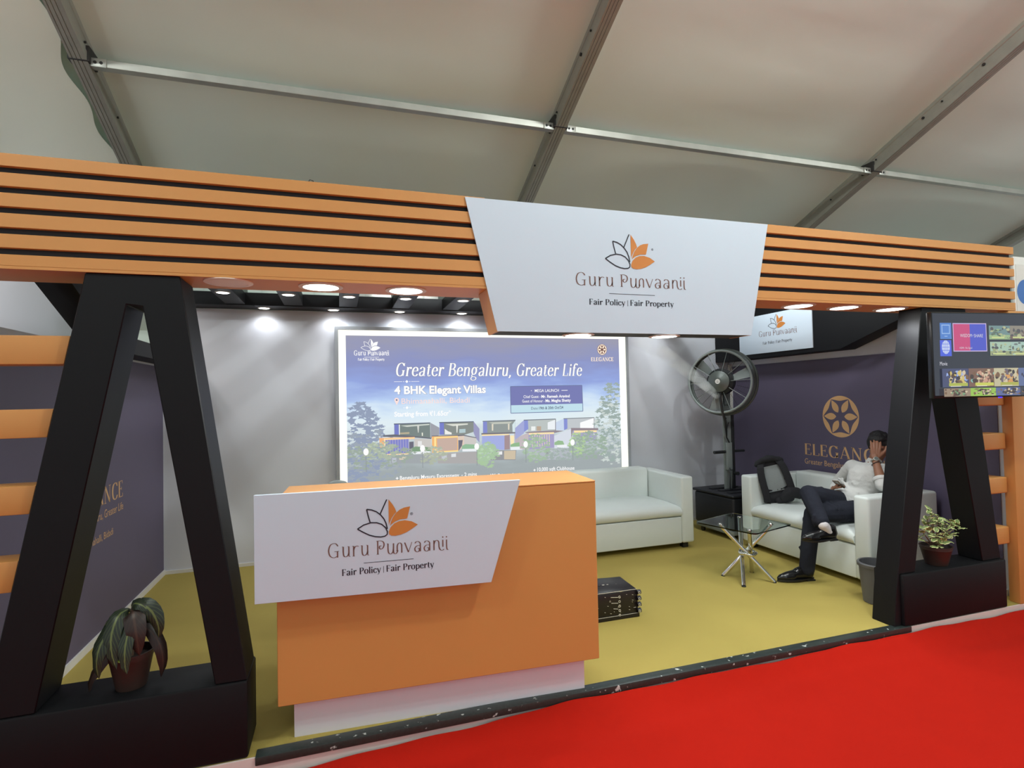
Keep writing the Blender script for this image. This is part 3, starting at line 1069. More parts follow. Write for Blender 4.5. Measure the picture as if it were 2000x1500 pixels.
# ------------------------------------------------------------------ back-lit hoarding
PY = 5.675
t = thing('lightbox', 'large back-lit villa hoarding with glowing white border on the back wall', 'hoarding', (1.6, 5.71, .6))
fx0, fx1, fz1, fz0 = -.028, 3.235, 2.287, .60
b = B()
for q in ((fx0, fx0 + .034, fz0, fz1), (fx1 - .034, fx1, fz0, fz1), (fx0 + .034, fx1 - .034, fz1 - .036, fz1), (fx0 + .034, fx1 - .034, fz0, fz0 + .03)):
    b.box(q[0], q[1], PY - .012, 5.749, q[2], q[3], .002, 1)
obj('frame', b, mat('lightbox_frame', (176, 180, 186), .4, metal=.2), t)
b = B()
b.box(fx0 + .0345, fx1 - .0345, PY, PY + .03, fz0 + .031, fz1 - .0365)
obj('light_panel', b, emit('lightbox_white', (255, 255, 240), 1.25), t)
(px0, pz1), (px1, _z) = (0.0765, 2.1965), (3.1146, 2.1987)


def sky_mat():
    m = bpy.data.materials.new('print_sky')
    m.use_nodes = True
    nt = m.node_tree
    nt.nodes.remove(nt.nodes['Principled BSDF'])
    e = nt.nodes.new('ShaderNodeEmission')
    tc = nt.nodes.new('ShaderNodeTexCoord')
    sep = nt.nodes.new('ShaderNodeSeparateXYZ')
    nt.links.new(tc.outputs['Object'], sep.inputs[0])
    nz = nt.nodes.new('ShaderNodeTexNoise')
    mpv = nt.nodes.new('ShaderNodeMapping')
    mpv.inputs['Scale'].default_value = (1.1, 1, 4.2)
    mpv.inputs['Rotation'].default_value = (0, radians(14), 0)
    nt.links.new(tc.outputs['Object'], mpv.inputs[0])
    nt.links.new(mpv.outputs[0], nz.inputs['Vector'])
    nz.inputs['Scale'].default_value = 1.7
    nz.inputs['Detail'].default_value = 5
    # height with a little cloud displacement
    ma = nt.nodes.new('ShaderNodeMath')
    ma.operation = 'MULTIPLY_ADD'
    nt.links.new(nz.outputs['Fac'], ma.inputs[0])
    ma.inputs[1].default_value = 0.42
    nt.links.new(sep.outputs[2], ma.inputs[2])
    mr = nt.nodes.new('ShaderNodeMapRange')
    mr.inputs[1].default_value = 0.20 + .0
    mr.inputs[2].default_value = 1.60 + .21
    nt.links.new(ma.outputs[0], mr.inputs[0])
    cr = nt.nodes.new('ShaderNodeValToRGB')
    el = cr.color_ramp.elements
    stops = [(0.0, (160, 168, 172)), (.14, (164, 173, 175)), (.27, (186, 198, 202)), (.42, (226, 239, 244)), (.52, (218, 235, 248)), (.60, (184, 207, 244)), (.70, (150, 168, 224)), (.82, (144, 152, 198)), (1.0, (158, 158, 178))]
    el[0].position, el[0].color = stops[0][0], (*lin(stops[0][1]), 1)
    el[1].position, el[1].color = stops[-1][0], (*lin(stops[-1][1]), 1)
    for p, c in stops[1:-1]:
        q = el.new(p)
        q.color = (*lin(c), 1)
    nt.links.new(mr.outputs[0], cr.inputs[0])
    nt.links.new(cr.outputs[0], e.inputs[0])
    nt.links.new(e.outputs[0], nt.nodes['Material Output'].inputs[0])
    return m


PALETTE = {}
PM = []


def pk(rgb):
    if rgb not in PALETTE:
        PALETTE[rgb] = len(PM)
        PM.append(emit('print_ink', rgb, 1.0))
    return PALETTE[rgb]


PM.append(sky_mat())
b = B()
pl = Plane2D((0, PY, 0), (1, 0, 0), (0, 0, 1), (0, -1, 0))
fill(b, pl, [(px0, fz0 + .05), (px1, fz0 + .05), (px1, pz1), (px0, pz1)], .002)
LAY = [.0025]


def ink(rgb, poly):
    LAY[0] += .00004
    b.mi = pk(rgb)
    fill(b, pl, [p for p in poly if True], LAY[0])


def foliage(rgb, cx, cz, rx, rz, n, s, seed, shape=None):
    r = random.Random(seed)
    LAY[0] += .00004
    b.mi = pk(rgb)
    for i in range(n):
        a, q = r.uniform(0, 2 * pi), r.random() ** .5
        x, z = cx + rx * q * cos(a), cz + rz * q * sin(a)
        if shape and not shape(x, z):
            continue
        k, st = r.uniform(.5, 1.2) * s, r.uniform(0, 6)
        pts = [(min(max(x + k * (1.5 if j % 2 else .7) * cos(st + j * pi / 4), px0), px1), z + k * .55 * (1.3 if j % 2 else .6) * sin(st + j * pi / 4)) for j in range(8)]
        fill(b, pl, pts, LAY[0])


def quad(rgb, *pts):
    ink(rgb, pts)


# far tree on the left
c = (0.1592, 1.2266)
foliage((150, 162, 186), c[0] + .02, c[1] - .12, .26, .42, 330, .035, 1, lambda x, z: x > px0 + .01)
foliage((160, 170, 182), c[0] + .12, c[1] - .25, .34, .28, 150, .03, 2, lambda x, z: x > px0 + .01)
# villa one
quad((126, 138, 136), (0.5373, 1.2975), (0.9035, 1.2991), (0.9031, 1.1354), (0.5877, 1.1707), (0.5377, 1.1743))
quad((122, 130, 200), (0.5396, 1.2951), (0.5819, 1.2960), (0.5838, 1.1709), (0.5377, 1.1743))
quad((240, 244, 240), (0.5841, 1.2920), (0.5942, 1.2916), (0.5923, 1.1744), (0.5839, 1.1748))
quad((96, 102, 122), (0.5343, 1.3039), (0.9051, 1.3031), (0.9050, 1.2951), (0.5342, 1.2945))
quad((162, 164, 172), (0.9059, 1.3007), (0.9988, 1.2455), (0.9974, 1.1697), (0.9054, 1.1353))
quad((210, 216, 208), (0.6009, 1.2797), (0.8953, 1.2891), (0.8951, 1.2772), (0.6666, 1.2655))
quad((186, 176, 150), (0.5960, 1.2094), (0.6891, 1.2121), (0.6888, 1.1932), (0.5957, 1.1922))
quad((235, 235, 220), (0.8145, 1.2008), (0.8271, 1.2004), (0.8266, 1.1671), (0.8155, 1.1676))
quad((214, 216, 210), (0.7684, 1.2777), (0.7905, 1.2769), (0.7829, 1.2021), (0.7766, 1.2023))
quad((112, 114, 124), (0.4275, 1.1913), (0.5419, 1.1944), (0.7431, 1.1682), (0.9128, 1.1429), (0.9126, 1.1318), (0.7390, 1.1550), (0.4272, 1.1742))
quad((244, 184, 134), (0.3878, 1.1635), (0.7430, 1.1595), (0.7426, 1.1391), (0.4344, 1.1430), (0.4329, 1.0416), (0.3918, 1.0745))
quad((132, 136, 204), (0.4344, 1.1476), (0.6841, 1.1447), (0.6816, 0.9863), (0.4321, 0.9914))
for i in range(9):
    k = 622 + i * 35
    quad((166, 164, 206), ((-0.0055, 1.4603)[0] + ((0.7475, 1.4402)[0] - (-0.0055, 1.4603)[0]) * k / 1000, (0.4344, 1.1476)[1]), ((-0.0055, 1.4603)[0] + ((0.7475, 1.4402)[0] - (-0.0055, 1.4603)[0]) * (k + 13) / 1000, (0.4344, 1.1476)[1]), ((-0.0055, 1.4603)[0] + ((0.7475, 1.4402)[0] - (-0.0055, 1.4603)[0]) * (k + 13) / 1000, (0.4322, 0.9991)[1]), ((-0.0055, 1.4603)[0] + ((0.7475, 1.4402)[0] - (-0.0055, 1.4603)[0]) * k / 1000, (0.4322, 0.9960)[1]))
quad((255, 222, 168), (0.4330, 1.1554), (0.7413, 1.1549), (0.7411, 1.1423), (0.4328, 1.1399))
quad((255, 226, 180), (0.4330, 1.1570), (0.4467, 1.1564), (0.4491, 1.0137), (0.4309, 1.0100))
quad((255, 224, 170), (0.4626, 0.9991), (0.6818, 0.9973), (0.6816, 0.9848), (0.4624, 0.9867))
quad((112, 112, 126), (0.6859, 1.1117), (0.7305, 1.1136), (0.7291, 1.0311), (0.6855, 0.9900))
quad((206, 202, 198), (0.7388, 1.1447), (0.9085, 1.1296), (0.9066, 1.0145), (0.7366, 1.0110))
quad((232, 232, 232), (0.7736, 1.1156), (0.8146, 1.1138), (0.8136, 1.0507), (0.7726, 1.0526))
quad((132, 162, 132), (0.7099, 1.0477), (0.7492, 1.0616), (0.8992, 1.0466), (0.9080, 1.0049), (0.7092, 1.0100))
quad((238, 242, 246), (0.7092, 1.0100), (0.8985, 1.0070), (0.8980, 0.9800), (0.7284, 0.9839))
quad((164, 170, 174), (0.5004, 0.9801), (0.9180, 0.9822), (0.9162, 0.8791), (0.4992, 0.9025))
quad((190, 196, 206), (0.5115, 0.9562), (0.5536, 0.9578), (0.5528, 0.9073), (0.5108, 0.9096))
quad((214, 204, 184), (0.5807, 0.9665), (0.6580, 0.9703), (0.6574, 0.9328), (0.5840, 0.9328))
# villa two
quad((140, 146, 142), (1.0014, 1.3014), (1.3653, 1.2973), (1.3632, 1.1874), (1.2586, 1.1591), (0.9990, 1.1696))
quad((124, 132, 204), (1.0013, 1.2974), (1.0482, 1.2974), (1.0459, 1.1709), (0.9991, 1.1728))
quad((98, 104, 124), (0.9982, 1.3031), (1.3679, 1.3005), (1.3678, 1.2924), (0.9980, 1.2943))
quad((158, 158, 194), (1.3654, 1.2990), (1.4285, 1.2176), (1.4256, 1.0707), (1.3911, 1.1130), (1.3631, 1.1793))
quad((222, 224, 214), (1.0600, 1.2794), (1.3024, 1.2791), (1.3021, 1.2661), (1.1451, 1.2563))
quad((236, 236, 228), (1.1781, 1.2672), (1.1962, 1.2666), (1.1881, 1.1862), (1.1799, 1.1865))
quad((182, 204, 208), (1.2102, 1.2217), (1.2764, 1.2232), (1.2756, 1.1827), (1.2094, 1.1813))
quad((240, 240, 236), (1.0551, 1.2315), (1.0871, 1.2062), (1.1275, 1.1885), (1.1272, 1.1709), (1.0541, 1.1738))
quad((116, 116, 126), (0.9187, 1.1649), (1.2586, 1.1607), (1.3914, 1.1276), (1.3912, 1.1162), (1.2584, 1.1478), (0.9185, 1.1522))
quad((246, 188, 124), (0.9186, 1.1570), (1.1925, 1.1537), (1.1935, 0.9883), (0.9181, 0.9885))
quad((255, 230, 160), (0.9425, 1.1496), (1.1924, 1.1489), (1.1922, 1.1376), (0.9615, 1.1393), (0.9623, 0.9990), (1.1937, 1.0004), (1.1935, 0.9867), (0.9421, 0.9873))
quad((202, 178, 166), (0.9726, 1.1308), (1.1855, 1.1346), (1.1831, 1.0042), (0.9736, 1.0033))
quad((226, 206, 190), (1.1940, 1.1488), (1.2601, 1.1509), (1.2581, 1.0458), (1.1976, 0.9881))
quad((118, 116, 128), (1.1974, 1.1067), (1.2452, 1.1070), (1.2350, 1.0469), (1.1977, 0.9922))
quad((208, 204, 200), (1.2601, 1.1493), (1.3912, 1.1195), (1.3898, 1.0478), (1.2566, 1.0523))
quad((150, 190, 156), (1.2358, 1.0468), (1.2733, 1.0629), (1.3815, 1.0523), (1.3823, 1.0075), (1.2310, 1.0131))
quad((238, 242, 246), (1.2393, 1.0119), (1.3974, 1.0084), (1.3969, 0.9807), (1.2388, 0.9861))
quad((176, 174, 174), (0.9780, 0.9775), (1.4094, 0.9776), (1.4070, 0.8515), (0.9762, 0.8757))
quad((200, 204, 210), (1.0178, 0.9556), (1.0713, 0.9584), (1.0703, 0.9024), (1.0170, 0.9053))
quad((226, 230, 232), (1.1194, 0.9663), (1.1694, 0.9694), (1.1687, 0.9333), (1.1188, 0.9335))
# villa three
quad((150, 158, 156), (1.4678, 1.2967), (1.8301, 1.2972), (1.8272, 1.1638), (1.4653, 1.1698))
quad((136, 144, 208), (1.4694, 1.2942), (1.5119, 1.2936), (1.5145, 1.1711), (1.4670, 1.1714))
quad((110, 116, 130), (1.4645, 1.3001), (1.8337, 1.3005), (1.8335, 1.2929), (1.4643, 1.2919))
quad((216, 232, 236), (1.7957, 1.2483), (1.8281, 1.2889), (1.8255, 1.1681), (1.7975, 1.1691))
quad((226, 218, 200), (1.5642, 1.2647), (1.5830, 1.2640), (1.5798, 1.1916), (1.5644, 1.1922))
quad((226, 218, 200), (1.7462, 1.2601), (1.7645, 1.2594), (1.7613, 1.1947), (1.7465, 1.1952))
quad((196, 200, 190), (1.5355, 1.2821), (1.7947, 1.2817), (1.7680, 1.2610), (1.5864, 1.2623))
quad((126, 122, 130), (1.4484, 1.1705), (1.8624, 1.1674), (1.8621, 1.1524), (1.4481, 1.1541))
quad((168, 178, 228), (1.4546, 1.1457), (1.7044, 1.1355), (1.7011, 0.9816), (1.4516, 0.9938))
quad((255, 232, 178), (1.4548, 1.1555), (1.7569, 1.1500), (1.7566, 1.1383), (1.4545, 1.1408))
quad((168, 148, 152), (1.7044, 1.1355), (1.7654, 1.1413), (1.7620, 0.9836), (1.7011, 0.9816))
quad((252, 234, 188), (1.7687, 1.1328), (1.8133, 1.1310), (1.8114, 1.0437), (1.7734, 1.0246))
quad((194, 184, 188), (1.8137, 1.1502), (1.8622, 1.1541), (1.8820, 1.0530), (1.8246, 1.0456))
quad((150, 188, 146), (1.7701, 1.0331), (1.8071, 1.0480), (1.8776, 1.0549), (1.9013, 1.0086), (1.7696, 1.0098))
quad((238, 242, 246), (1.7713, 1.0081), (1.9049, 1.0085), (1.9041, 0.9734), (1.7706, 0.9749))
quad((152, 154, 158), (1.5294, 0.9826), (1.8362, 0.9717), (1.8250, 0.8640), (1.5443, 0.8793))
quad((236, 238, 238), (1.6180, 0.9659), (1.6758, 0.9671), (1.6750, 0.9317), (1.6173, 0.9330))
quad((208, 194, 170), (1.6966, 0.9703), (1.8282, 0.9679), (1.8217, 0.8725), (1.6947, 0.8794))
# villa five then four
quad((204, 218, 238), (2.3015, 1.2563), (2.3997, 1.2960), (2.4009, 1.1585), (2.2996, 1.1778))
quad((196, 202, 206), (2.3997, 1.2977), (2.7740, 1.2964), (2.7725, 1.2405), (2.5985, 1.1726), (2.4012, 1.1671))
quad((140, 150, 214), (2.4015, 1.2942), (2.4444, 1.2954), (2.4435, 1.1827), (2.4011, 1.1654))
quad((252, 253, 254), (2.6004, 1.2445), (2.7719, 1.2912), (2.7686, 1.1663), (2.5985, 1.1726))
quad((128, 134, 142), (2.3979, 1.2995), (2.7770, 1.2998), (2.7768, 1.2919), (2.3977, 1.2909))
quad((146, 144, 150), (2.7711, 1.2965), (2.7788, 1.2963), (2.7751, 1.1564), (2.7674, 1.1567))
quad((218, 224, 234), (2.2795, 1.1077), (2.4903, 1.1810), (2.5053, 0.9562), (2.2807, 0.9670))
quad((172, 168, 204), (2.5085, 1.1613), (2.8058, 1.1500), (2.8030, 1.0425), (2.5042, 0.9907))
quad((150, 138, 146), (2.4857, 1.1880), (2.8239, 1.1738), (2.8233, 1.1493), (2.5085, 1.1596), (2.4872, 1.0604))
quad((255, 232, 178), (2.5226, 1.1573), (2.8039, 1.1501), (2.8033, 1.1291), (2.5219, 1.1331))
quad((168, 174, 218), (1.8282, 1.2122), (1.9316, 1.2956), (1.9284, 1.1515), (1.8255, 1.0847))
quad((190, 198, 196), (1.9316, 1.2956), (2.3024, 1.2939), (2.2994, 1.1709), (1.9777, 1.1697))
quad((142, 152, 214), (1.9315, 1.2923), (1.9761, 1.2933), (1.9783, 1.1949), (1.9287, 1.1632))
quad((238, 243, 246), (2.2071, 1.2595), (2.2995, 1.2872), (2.2969, 1.1796), (2.2053, 1.1830))
quad((118, 124, 134), (1.9272, 1.2983), (2.3053, 1.2981), (2.3051, 1.2895), (1.9270, 1.2891))
quad((126, 120, 128), (2.2978, 1.2949), (2.3052, 1.2947), (2.3021, 1.1674), (2.2948, 1.1677))
quad((190, 170, 150), (2.0775, 1.2216), (2.1280, 1.2198), (2.1268, 1.1690), (2.0763, 1.1709))
quad((238, 242, 240), (2.0129, 1.2222), (2.0613, 1.2205), (2.0602, 1.1758), (2.0118, 1.1751))
quad((150, 140, 150), (1.9331, 1.1613), (1.9777, 1.1663), (2.2856, 1.1698), (2.4009, 1.1585), (2.2849, 1.1391), (1.9772, 1.1479))
quad((170, 164, 202), (1.9791, 1.1511), (2.2814, 1.1477), (2.2773, 0.9791), (1.9751, 0.9716))
quad((255, 234, 182), (1.9827, 1.1510), (2.2805, 1.1486), (2.2800, 1.1290), (1.9822, 1.1325))
for i in range(8):
    k = 636 + i * 32
    zt_, zb_ = (2.0575, 1.1362)[1], (2.0543, 0.9947)[1]
    xa_ = (1.4555, 1.5307)[0] + ((2.3400, 1.5122)[0] - (1.4555, 1.5307)[0]) * k / 1000
    xb_ = xa_ + .012
    quad((216, 202, 196), (xa_, zt_), (xb_, zt_), (xb_, zb_), (xa_, zb_))
quad((198, 188, 192), (1.8702, 1.1170), (1.9792, 1.1562), (1.9750, 0.9691), (1.8760, 0.9823))
quad((156, 190, 150), (2.2824, 1.0351), (2.3289, 1.0552), (2.3842, 1.0460), (2.4017, 1.0023), (2.2817, 1.0062))
quad((240, 243, 247), (2.3138, 1.0047), (2.4316, 1.0061), (2.4309, 0.9752), (2.3131, 0.9757))
quad((182, 188, 196), (2.0001, 0.9763), (2.4867, 0.9640), (2.4835, 0.8368), (1.9974, 0.8547))
quad((150, 150, 158), (2.1803, 0.9718), (2.2131, 0.9703), (2.2114, 0.9024), (2.1787, 0.9041))
quad((224, 228, 232), (2.2307, 0.9439), (2.2545, 0.9427), (2.2531, 0.8875), (2.2294, 0.8888))
# trees and hedges in front
c = (2.9910, 1.2066)
foliage((160, 176, 172), c[0] + .03, c[1] + .03, .25, .46, 300, .03, 5, lambda x, z: x < px1 - .01 and (x - c[0]) > -.22 + .25 * abs(z - c[1]))
foliage((206, 216, 212), c[0] + .02, c[1] - .05, .24, .42, 120, .026, 6, lambda x, z: x < px1 - .01)
for (q, rx, rz, n, col, sd) in (((0.2967, 0.9830), .46, .12, 190, (160, 174, 162), 7), ((0.4025, 1.0315), .16, .1, 70, (176, 188, 168), 8), ((0.9375, 0.9573), .14, .09, 70, (178, 186, 168), 9), ((1.5143, 0.9355), .12, .13, 90, (172, 200, 162), 10),
                              ((1.5033, 0.9552), .11, .12, 80, (172, 200, 166), 11), ((2.0629, 0.9775), .17, .16, 130, (166, 190, 164), 12), ((2.5611, 1.0054), .11, .13, 90, (178, 208, 156), 13), ((2.7032, 0.9815), .24, .16, 170, (158, 178, 162), 14), ((2.3712, 0.8942), .2, .07, 70, (164, 178, 174), 15)):
    foliage(col, q[0], q[1], rx, rz, n, .022, sd)
    foliage(tuple(min(255, c + 14) for c in col), q[0] - .02, q[1] + .03, rx * .8, rz * .7, n // 3, .014, sd + 40)
for q in ((0.2564, 1.0311), (0.8197, 1.0385), (1.3937, 1.0313), (1.9434, 1.0293), (2.5004, 1.0254)):
    quad((146, 152, 156), (q[0] - .003, q[1] - .20), (q[0] + .003, q[1] - .20), (q[0] + .003, q[1]), (q[0] - .003, q[1]))
    LAY[0] += .00004
    b.mi = pk((255, 255, 255))
    fill(b, pl, [(q[0] + .026 * cos(j * pi / 6), q[1] + .036 * sin(j * pi / 6)) for j in range(12)], LAY[0])
zlo = (0.5834, 0.8978)[1]
# panel with the launch notice
quad((124, 128, 182), (1.7824, 1.6631), (2.6318, 1.6652), (2.6341, 1.4596), (1.7810, 1.4594))
quad((196, 226, 238), (1.7810, 1.4594), (2.6341, 1.4596), (2.6370, 1.3725), (1.7809, 1.3738))
for p, q in (((1.7824, 1.6631), (2.6318, 1.6652)), ((1.7809, 1.3738), (2.6370, 1.3725)), ((1.7824, 1.6631), (1.7809, 1.3738)), ((2.6318, 1.6652), (2.6370, 1.3725))):
    LAY[0] += .00004
    b.mi = pk((112, 122, 160))
    ribbon(b, pl, [p, q], .0035, .0035, LAY[0])
LH = LAY[0] + .0003
obj('print', b, PM, t, 0)

b = B()
pl = Plane2D((0, PY, 0), (1, 0, 0), (0, 0, 1), (0, -1, 0))
m_wl = emit('print_white', (255, 255, 255), 1.0)
m_ol = emit('print_grey_ink', (96, 108, 128), 1.0)
m_pk = emit('print_peach', (252, 226, 222), 1.0)
m_hz = emit('print_outline', (118, 122, 150), 1.0)

PIM = [m_wl, m_ol, m_pk, m_hz]


def part_of_print(name, fn, mi=0):
    b = B()
    b.mi = mi
    fn(b)
    obj(name, b, PIM, t, 0)


def outlined(fn):
    """white letters with the thin darker outline of the print"""
    def go(b):
        b.mi = 3
        fn(b, LH, 1)
        b.mi = 0
        fn(b, LH + .0006, 0)
    return go


(u0, v0), (u1, v1) = (0.5509, 1.7867), (2.6283, 1.7734)
part_of_print('headline_lettering', outlined(lambda b, h, o: nib_text(b, pl, 'Greater Bengaluru, Greater Life', u0, u1, v0, .134, .062 + .02 * o, .017 + .016 * o, italic=.2, v1=v1, h=h)))
(u0, v0), (u1, v1) = (0.5430, 1.6041), (1.5050, 1.6010)
part_of_print('villa_lettering', outlined(lambda b, h, o: sans(b, pl, '4 BHK Elegant Villas', u0, v0, .083, u1, bold=.035 + .018 * o, v1=v1, h=h)))
(u0, v0), (u1, v1) = (0.6134, 1.5024), (1.3260, 1.4998)
part_of_print('place_lettering', lambda b: sans(b, pl, 'Bhimanahalli, Bidadi', u0, v0, .058, u1, v1=v1, h=LH, bold=.004), 2)
u, v = (0.5655, 1.5337)


def pin(b):
    fill(b, pl, [(u + .024 * cos(a), v + .008 + .024 * sin(a)) for a in [pi * k / 8 - .35 for k in range(0, 10)]] + [(u, v - .045)], LH)
    b.mi = 3
    fill(b, pl, [(u + .009 * cos(pi * k / 5), v + .009 + .009 * sin(pi * k / 5)) for k in range(10)], LH + .0006)


part_of_print('map_pin', pin, 2)
(u0, v0), (u1, v1) = (0.5395, 1.3750), (1.1254, 1.3711)
part_of_print('price_lettering', lambda b: sans(b, pl, 'Starting from \u20b91.65cr*', u0, v0, .05, u1, bold=.03, v1=v1, h=LH))
for cx, wide in (((0.6703, 1.7295), 1), ((0.6687, 1.4617), 0)):
    def orn(b):
        if wide:
            for s_ in (-1, 1):
                ribbon(b, pl, [(cx[0] + s_ * .128, cx[1]), (cx[0] + s_ * .045, cx[1])], .002, .002, LH)
        fill(b, pl, [(cx[0] - .016, cx[1]), (cx[0], cx[1] - .016), (cx[0] + .016, cx[1]), (cx[0], cx[1] + .016)], LH)
        for s_ in (-.031, .031):
            fill(b, pl, [(cx[0] + s_ - .004, cx[1] - .004), (cx[0] + s_ + .004, cx[1] - .004), (cx[0] + s_ + .004, cx[1] + .004), (cx[0] + s_ - .004, cx[1] + .004)], LH)
    part_of_print('ornament', orn)
for nm, ws in (('launch_lettering', [('MEGA LAUNCH', (2.0621, 1.5971), (2.3483, 1.5968), .034, .006)]),
               ('guest_lettering', [('Chief Guest -', (1.9295, 1.5343), (2.1269, 1.5337), .032, .004), ('Mr. Ramesh Aravind', (2.1378, 1.5334), (2.4772, 1.5324), .032, .028)]),
               ('honour_lettering', [('Guest of Honour -', (1.9137, 1.4864), (2.1742, 1.4850), .032, .004), ('Ms. Megha Shetty', (2.1863, 1.4853), (2.4916, 1.4848), .032, .028)])):
    part_of_print(nm, lambda b: [sans(b, pl, s_, a_[0], a_[1], cp, z_[0], h=LH, v1=z_[1], bold=bo_) for s_, a_, z_, cp, bo_ in ws])
for a_, z_ in (((2.0176, 1.6136), (2.0265, 1.6134)), ((2.3795, 1.6112), (2.4542, 1.6111))):
    part_of_print('dash', lambda b: ribbon(b, pl, [a_, z_], .002, .003, LH))
a_, z_ = (2.0159, 1.4065), (2.0998, 1.4065)
c_, d_ = (2.1088, 1.4062), (2.3962, 1.4078)


def dates(b):
    sans(b, pl, 'Date:', a_[0], a_[1], .030, z_[0], h=LH, v1=z_[1])
    sans(b, pl, "19th & 20th Oct'24", c_[0], c_[1], .031, d_[0], h=LH, v1=d_[1], bold=.02)


part_of_print('date_lettering', dates, 1)
for s_, a_, z_, st in (('Bengaluru Mysuru Expressway', (0.5860, 0.7304), (1.1982, 0.7227), (0.5581, 0.7488)), ('- 2 mins', (1.2229, 0.7243), (1.3890, 0.7214), None), ('12ft Private Garden', (1.5377, 0.6934), (1.9165, 0.6814), (1.5097, 0.7094)), ('10,000 sqft Clubhouse', (2.0721, 0.7288), (2.5162, 0.7203), (2.0396, 0.7431))):
    part_of_print('feature_lettering', lambda b: sans(b, pl, s_, a_[0], a_[1], .042, z_[0], h=LH, v1=z_[1], bold=.014))
    if st:
        part_of_print('bullet', lambda b: fill(b, pl, [(st[0] + (.018 if k % 2 == 0 else .007) * cos(k * pi / 4), st[1] + (.018 if k % 2 == 0 else .007) * sin(k * pi / 4)) for k in range(8)], LH))
b = B()
u, v = (0.3165, 2.0432)
lotus(b, b, pl, u, v, .192, h=LH)
obj('developer_logo', b, m_wl, t, 0)
(u0, v0), (u1, v1) = (0.1523, 1.9967), (0.4953, 1.9999)
name_words(t, pl, u0, u1, v0, v1, .048, .06, .03, m_wl, LH)
(u0, v0), (u1, v1) = (0.1910, 1.9445), (0.4512, 1.9456)
tag_words(t, pl, u0, u1, v0, v1, .024, .08, .035, m_wl, LH)
b = B()
a_, z_ = (0.2508, 1.9785), (0.3960, 1.9788)
ribbon(b, pl, [a_, z_], .0015, .0018, LH)
obj('rule', b, m_wl, t, 0)
b = B()
u, v = (2.8949, 2.0720)
m_cr = emit('print_cream', (255, 236, 214), 1.0)
m_br = emit('print_brown', (120, 88, 84), 1.0)
fill(b, pl, [(u + .062 * cos(k * pi / 16), v + .064 * sin(k * pi / 16)) for k in range(32)], LH)
b.mi = 1
rosette(b, pl, u, v, .058, .06, LH + .0006)
obj('project_logo', b, [m_br, m_cr], t, 0)
b = B()
b.mi = 1
(u0, v0), (u1, v1) = (2.7527, 1.9398), (3.0397, 1.9410)
nib_text(b, pl, 'ELEGANCE', u0, u1, v0, .042, .08, .03, h=LH + .0006, v1=v1)
obj('project_lettering', b, [m_br, m_cr], t, 0)

# ------------------------------------------------------------------ television
ta = radians(6.5)
tO = Vector((3.603, 2.50, 1.484))
tU, tN = Vector((cos(ta), -sin(ta), 0)), Vector((-sin(ta), -cos(ta), 0))
TW, TH = .975, .552
t = thing('television', 'black flat television on the right A-frame showing a home screen of tiles', 'television', (4.0, 2.47, 1.48))
b = B()
b.obox(tO - tN * .035, tU * TW, Vector((0, 0, TH)), tN * .035, .004)
obj('bezel', b, mat('tv_black_plastic', (18, 18, 20), 0.25), t)
b = B()
b.obox(tO + tU * .25 + Vector((0, 0, .12)) - tN * .085, tU * .42, Vector((0, 0, .28)), tN * .0495, .004)
b.obox(tO + tU * .36 + Vector((0, 0, .18)) - tN * .16, tU * .12, Vector((0, 0, .16)), tN * .0745)
obj('wall_mount', b, m_dark, t)
b = B()
b.obox(tO + tU * .008 + Vector((0, 0, .018)), tU * (TW - .016), Vector((0, 0, TH - .026)), tN * .0008)


def screen(rgb, s=1.0):
    m = mat('screen_ink', rgb, 0.08, spec=.6)
    p = m.node_tree.nodes['Principled BSDF']
    for lk in list(p.inputs['Base Color'].links):
        m.node_tree.links.remove(lk)
    p.inputs['Base Color'].default_value = (.012, .012, .014, 1)
    p.inputs['Emission Color'].default_value = (*lin(rgb), 1)
    p.inputs['Emission Strength'].default_value = s
    return m


SM, SI = [screen((46, 50, 62))], {}
pl = Plane2D(tO, tU, (0, 0, 1), tN)
SL = [.0012]


def tile(rgb, pts):
    if rgb not in SI:
        SI[rgb] = len(SM)
        SM.append(screen(rgb))
    b.mi = SI[rgb]
    SL[0] += .00004
    fill(b, pl, pts, SL[0])


def rect(rgb, x0, z0, x1, z1, r=0):
    tile(rgb, [(x0, z0), (x1, z0), (x1, z1), (x0, z1)])


def oval(rgb, x, z, rx, rz):
    tile(rgb, [(x + rx * cos(k * pi / 8), z + rz * sin(k * pi / 8)) for k in range(16)])


def busy(x, z, w, h, cols, n, seed):
    """picture content of a thumbnail: overlapping patches of its colours"""
    r = random.Random(seed)
    for i in range(n):
        a, c = w * r.uniform(.04, .13), h * r.uniform(.06, .2)
        cx, cz = r.uniform(x + a, x + w - a), r.uniform(z + c, z + h - c)
        k = r.randint(5, 9)
        st = r.uniform(0, 6)
        tile(r.choice(cols), [(cx + a * r.uniform(.6, 1) * cos(st + q * 2 * pi / k), cz + c * r.uniform(.6, 1) * sin(st + q * 2 * pi / k)) for q in range(k)])


def R(a, c):
    return (a[0], c[1], c[0], a[1])


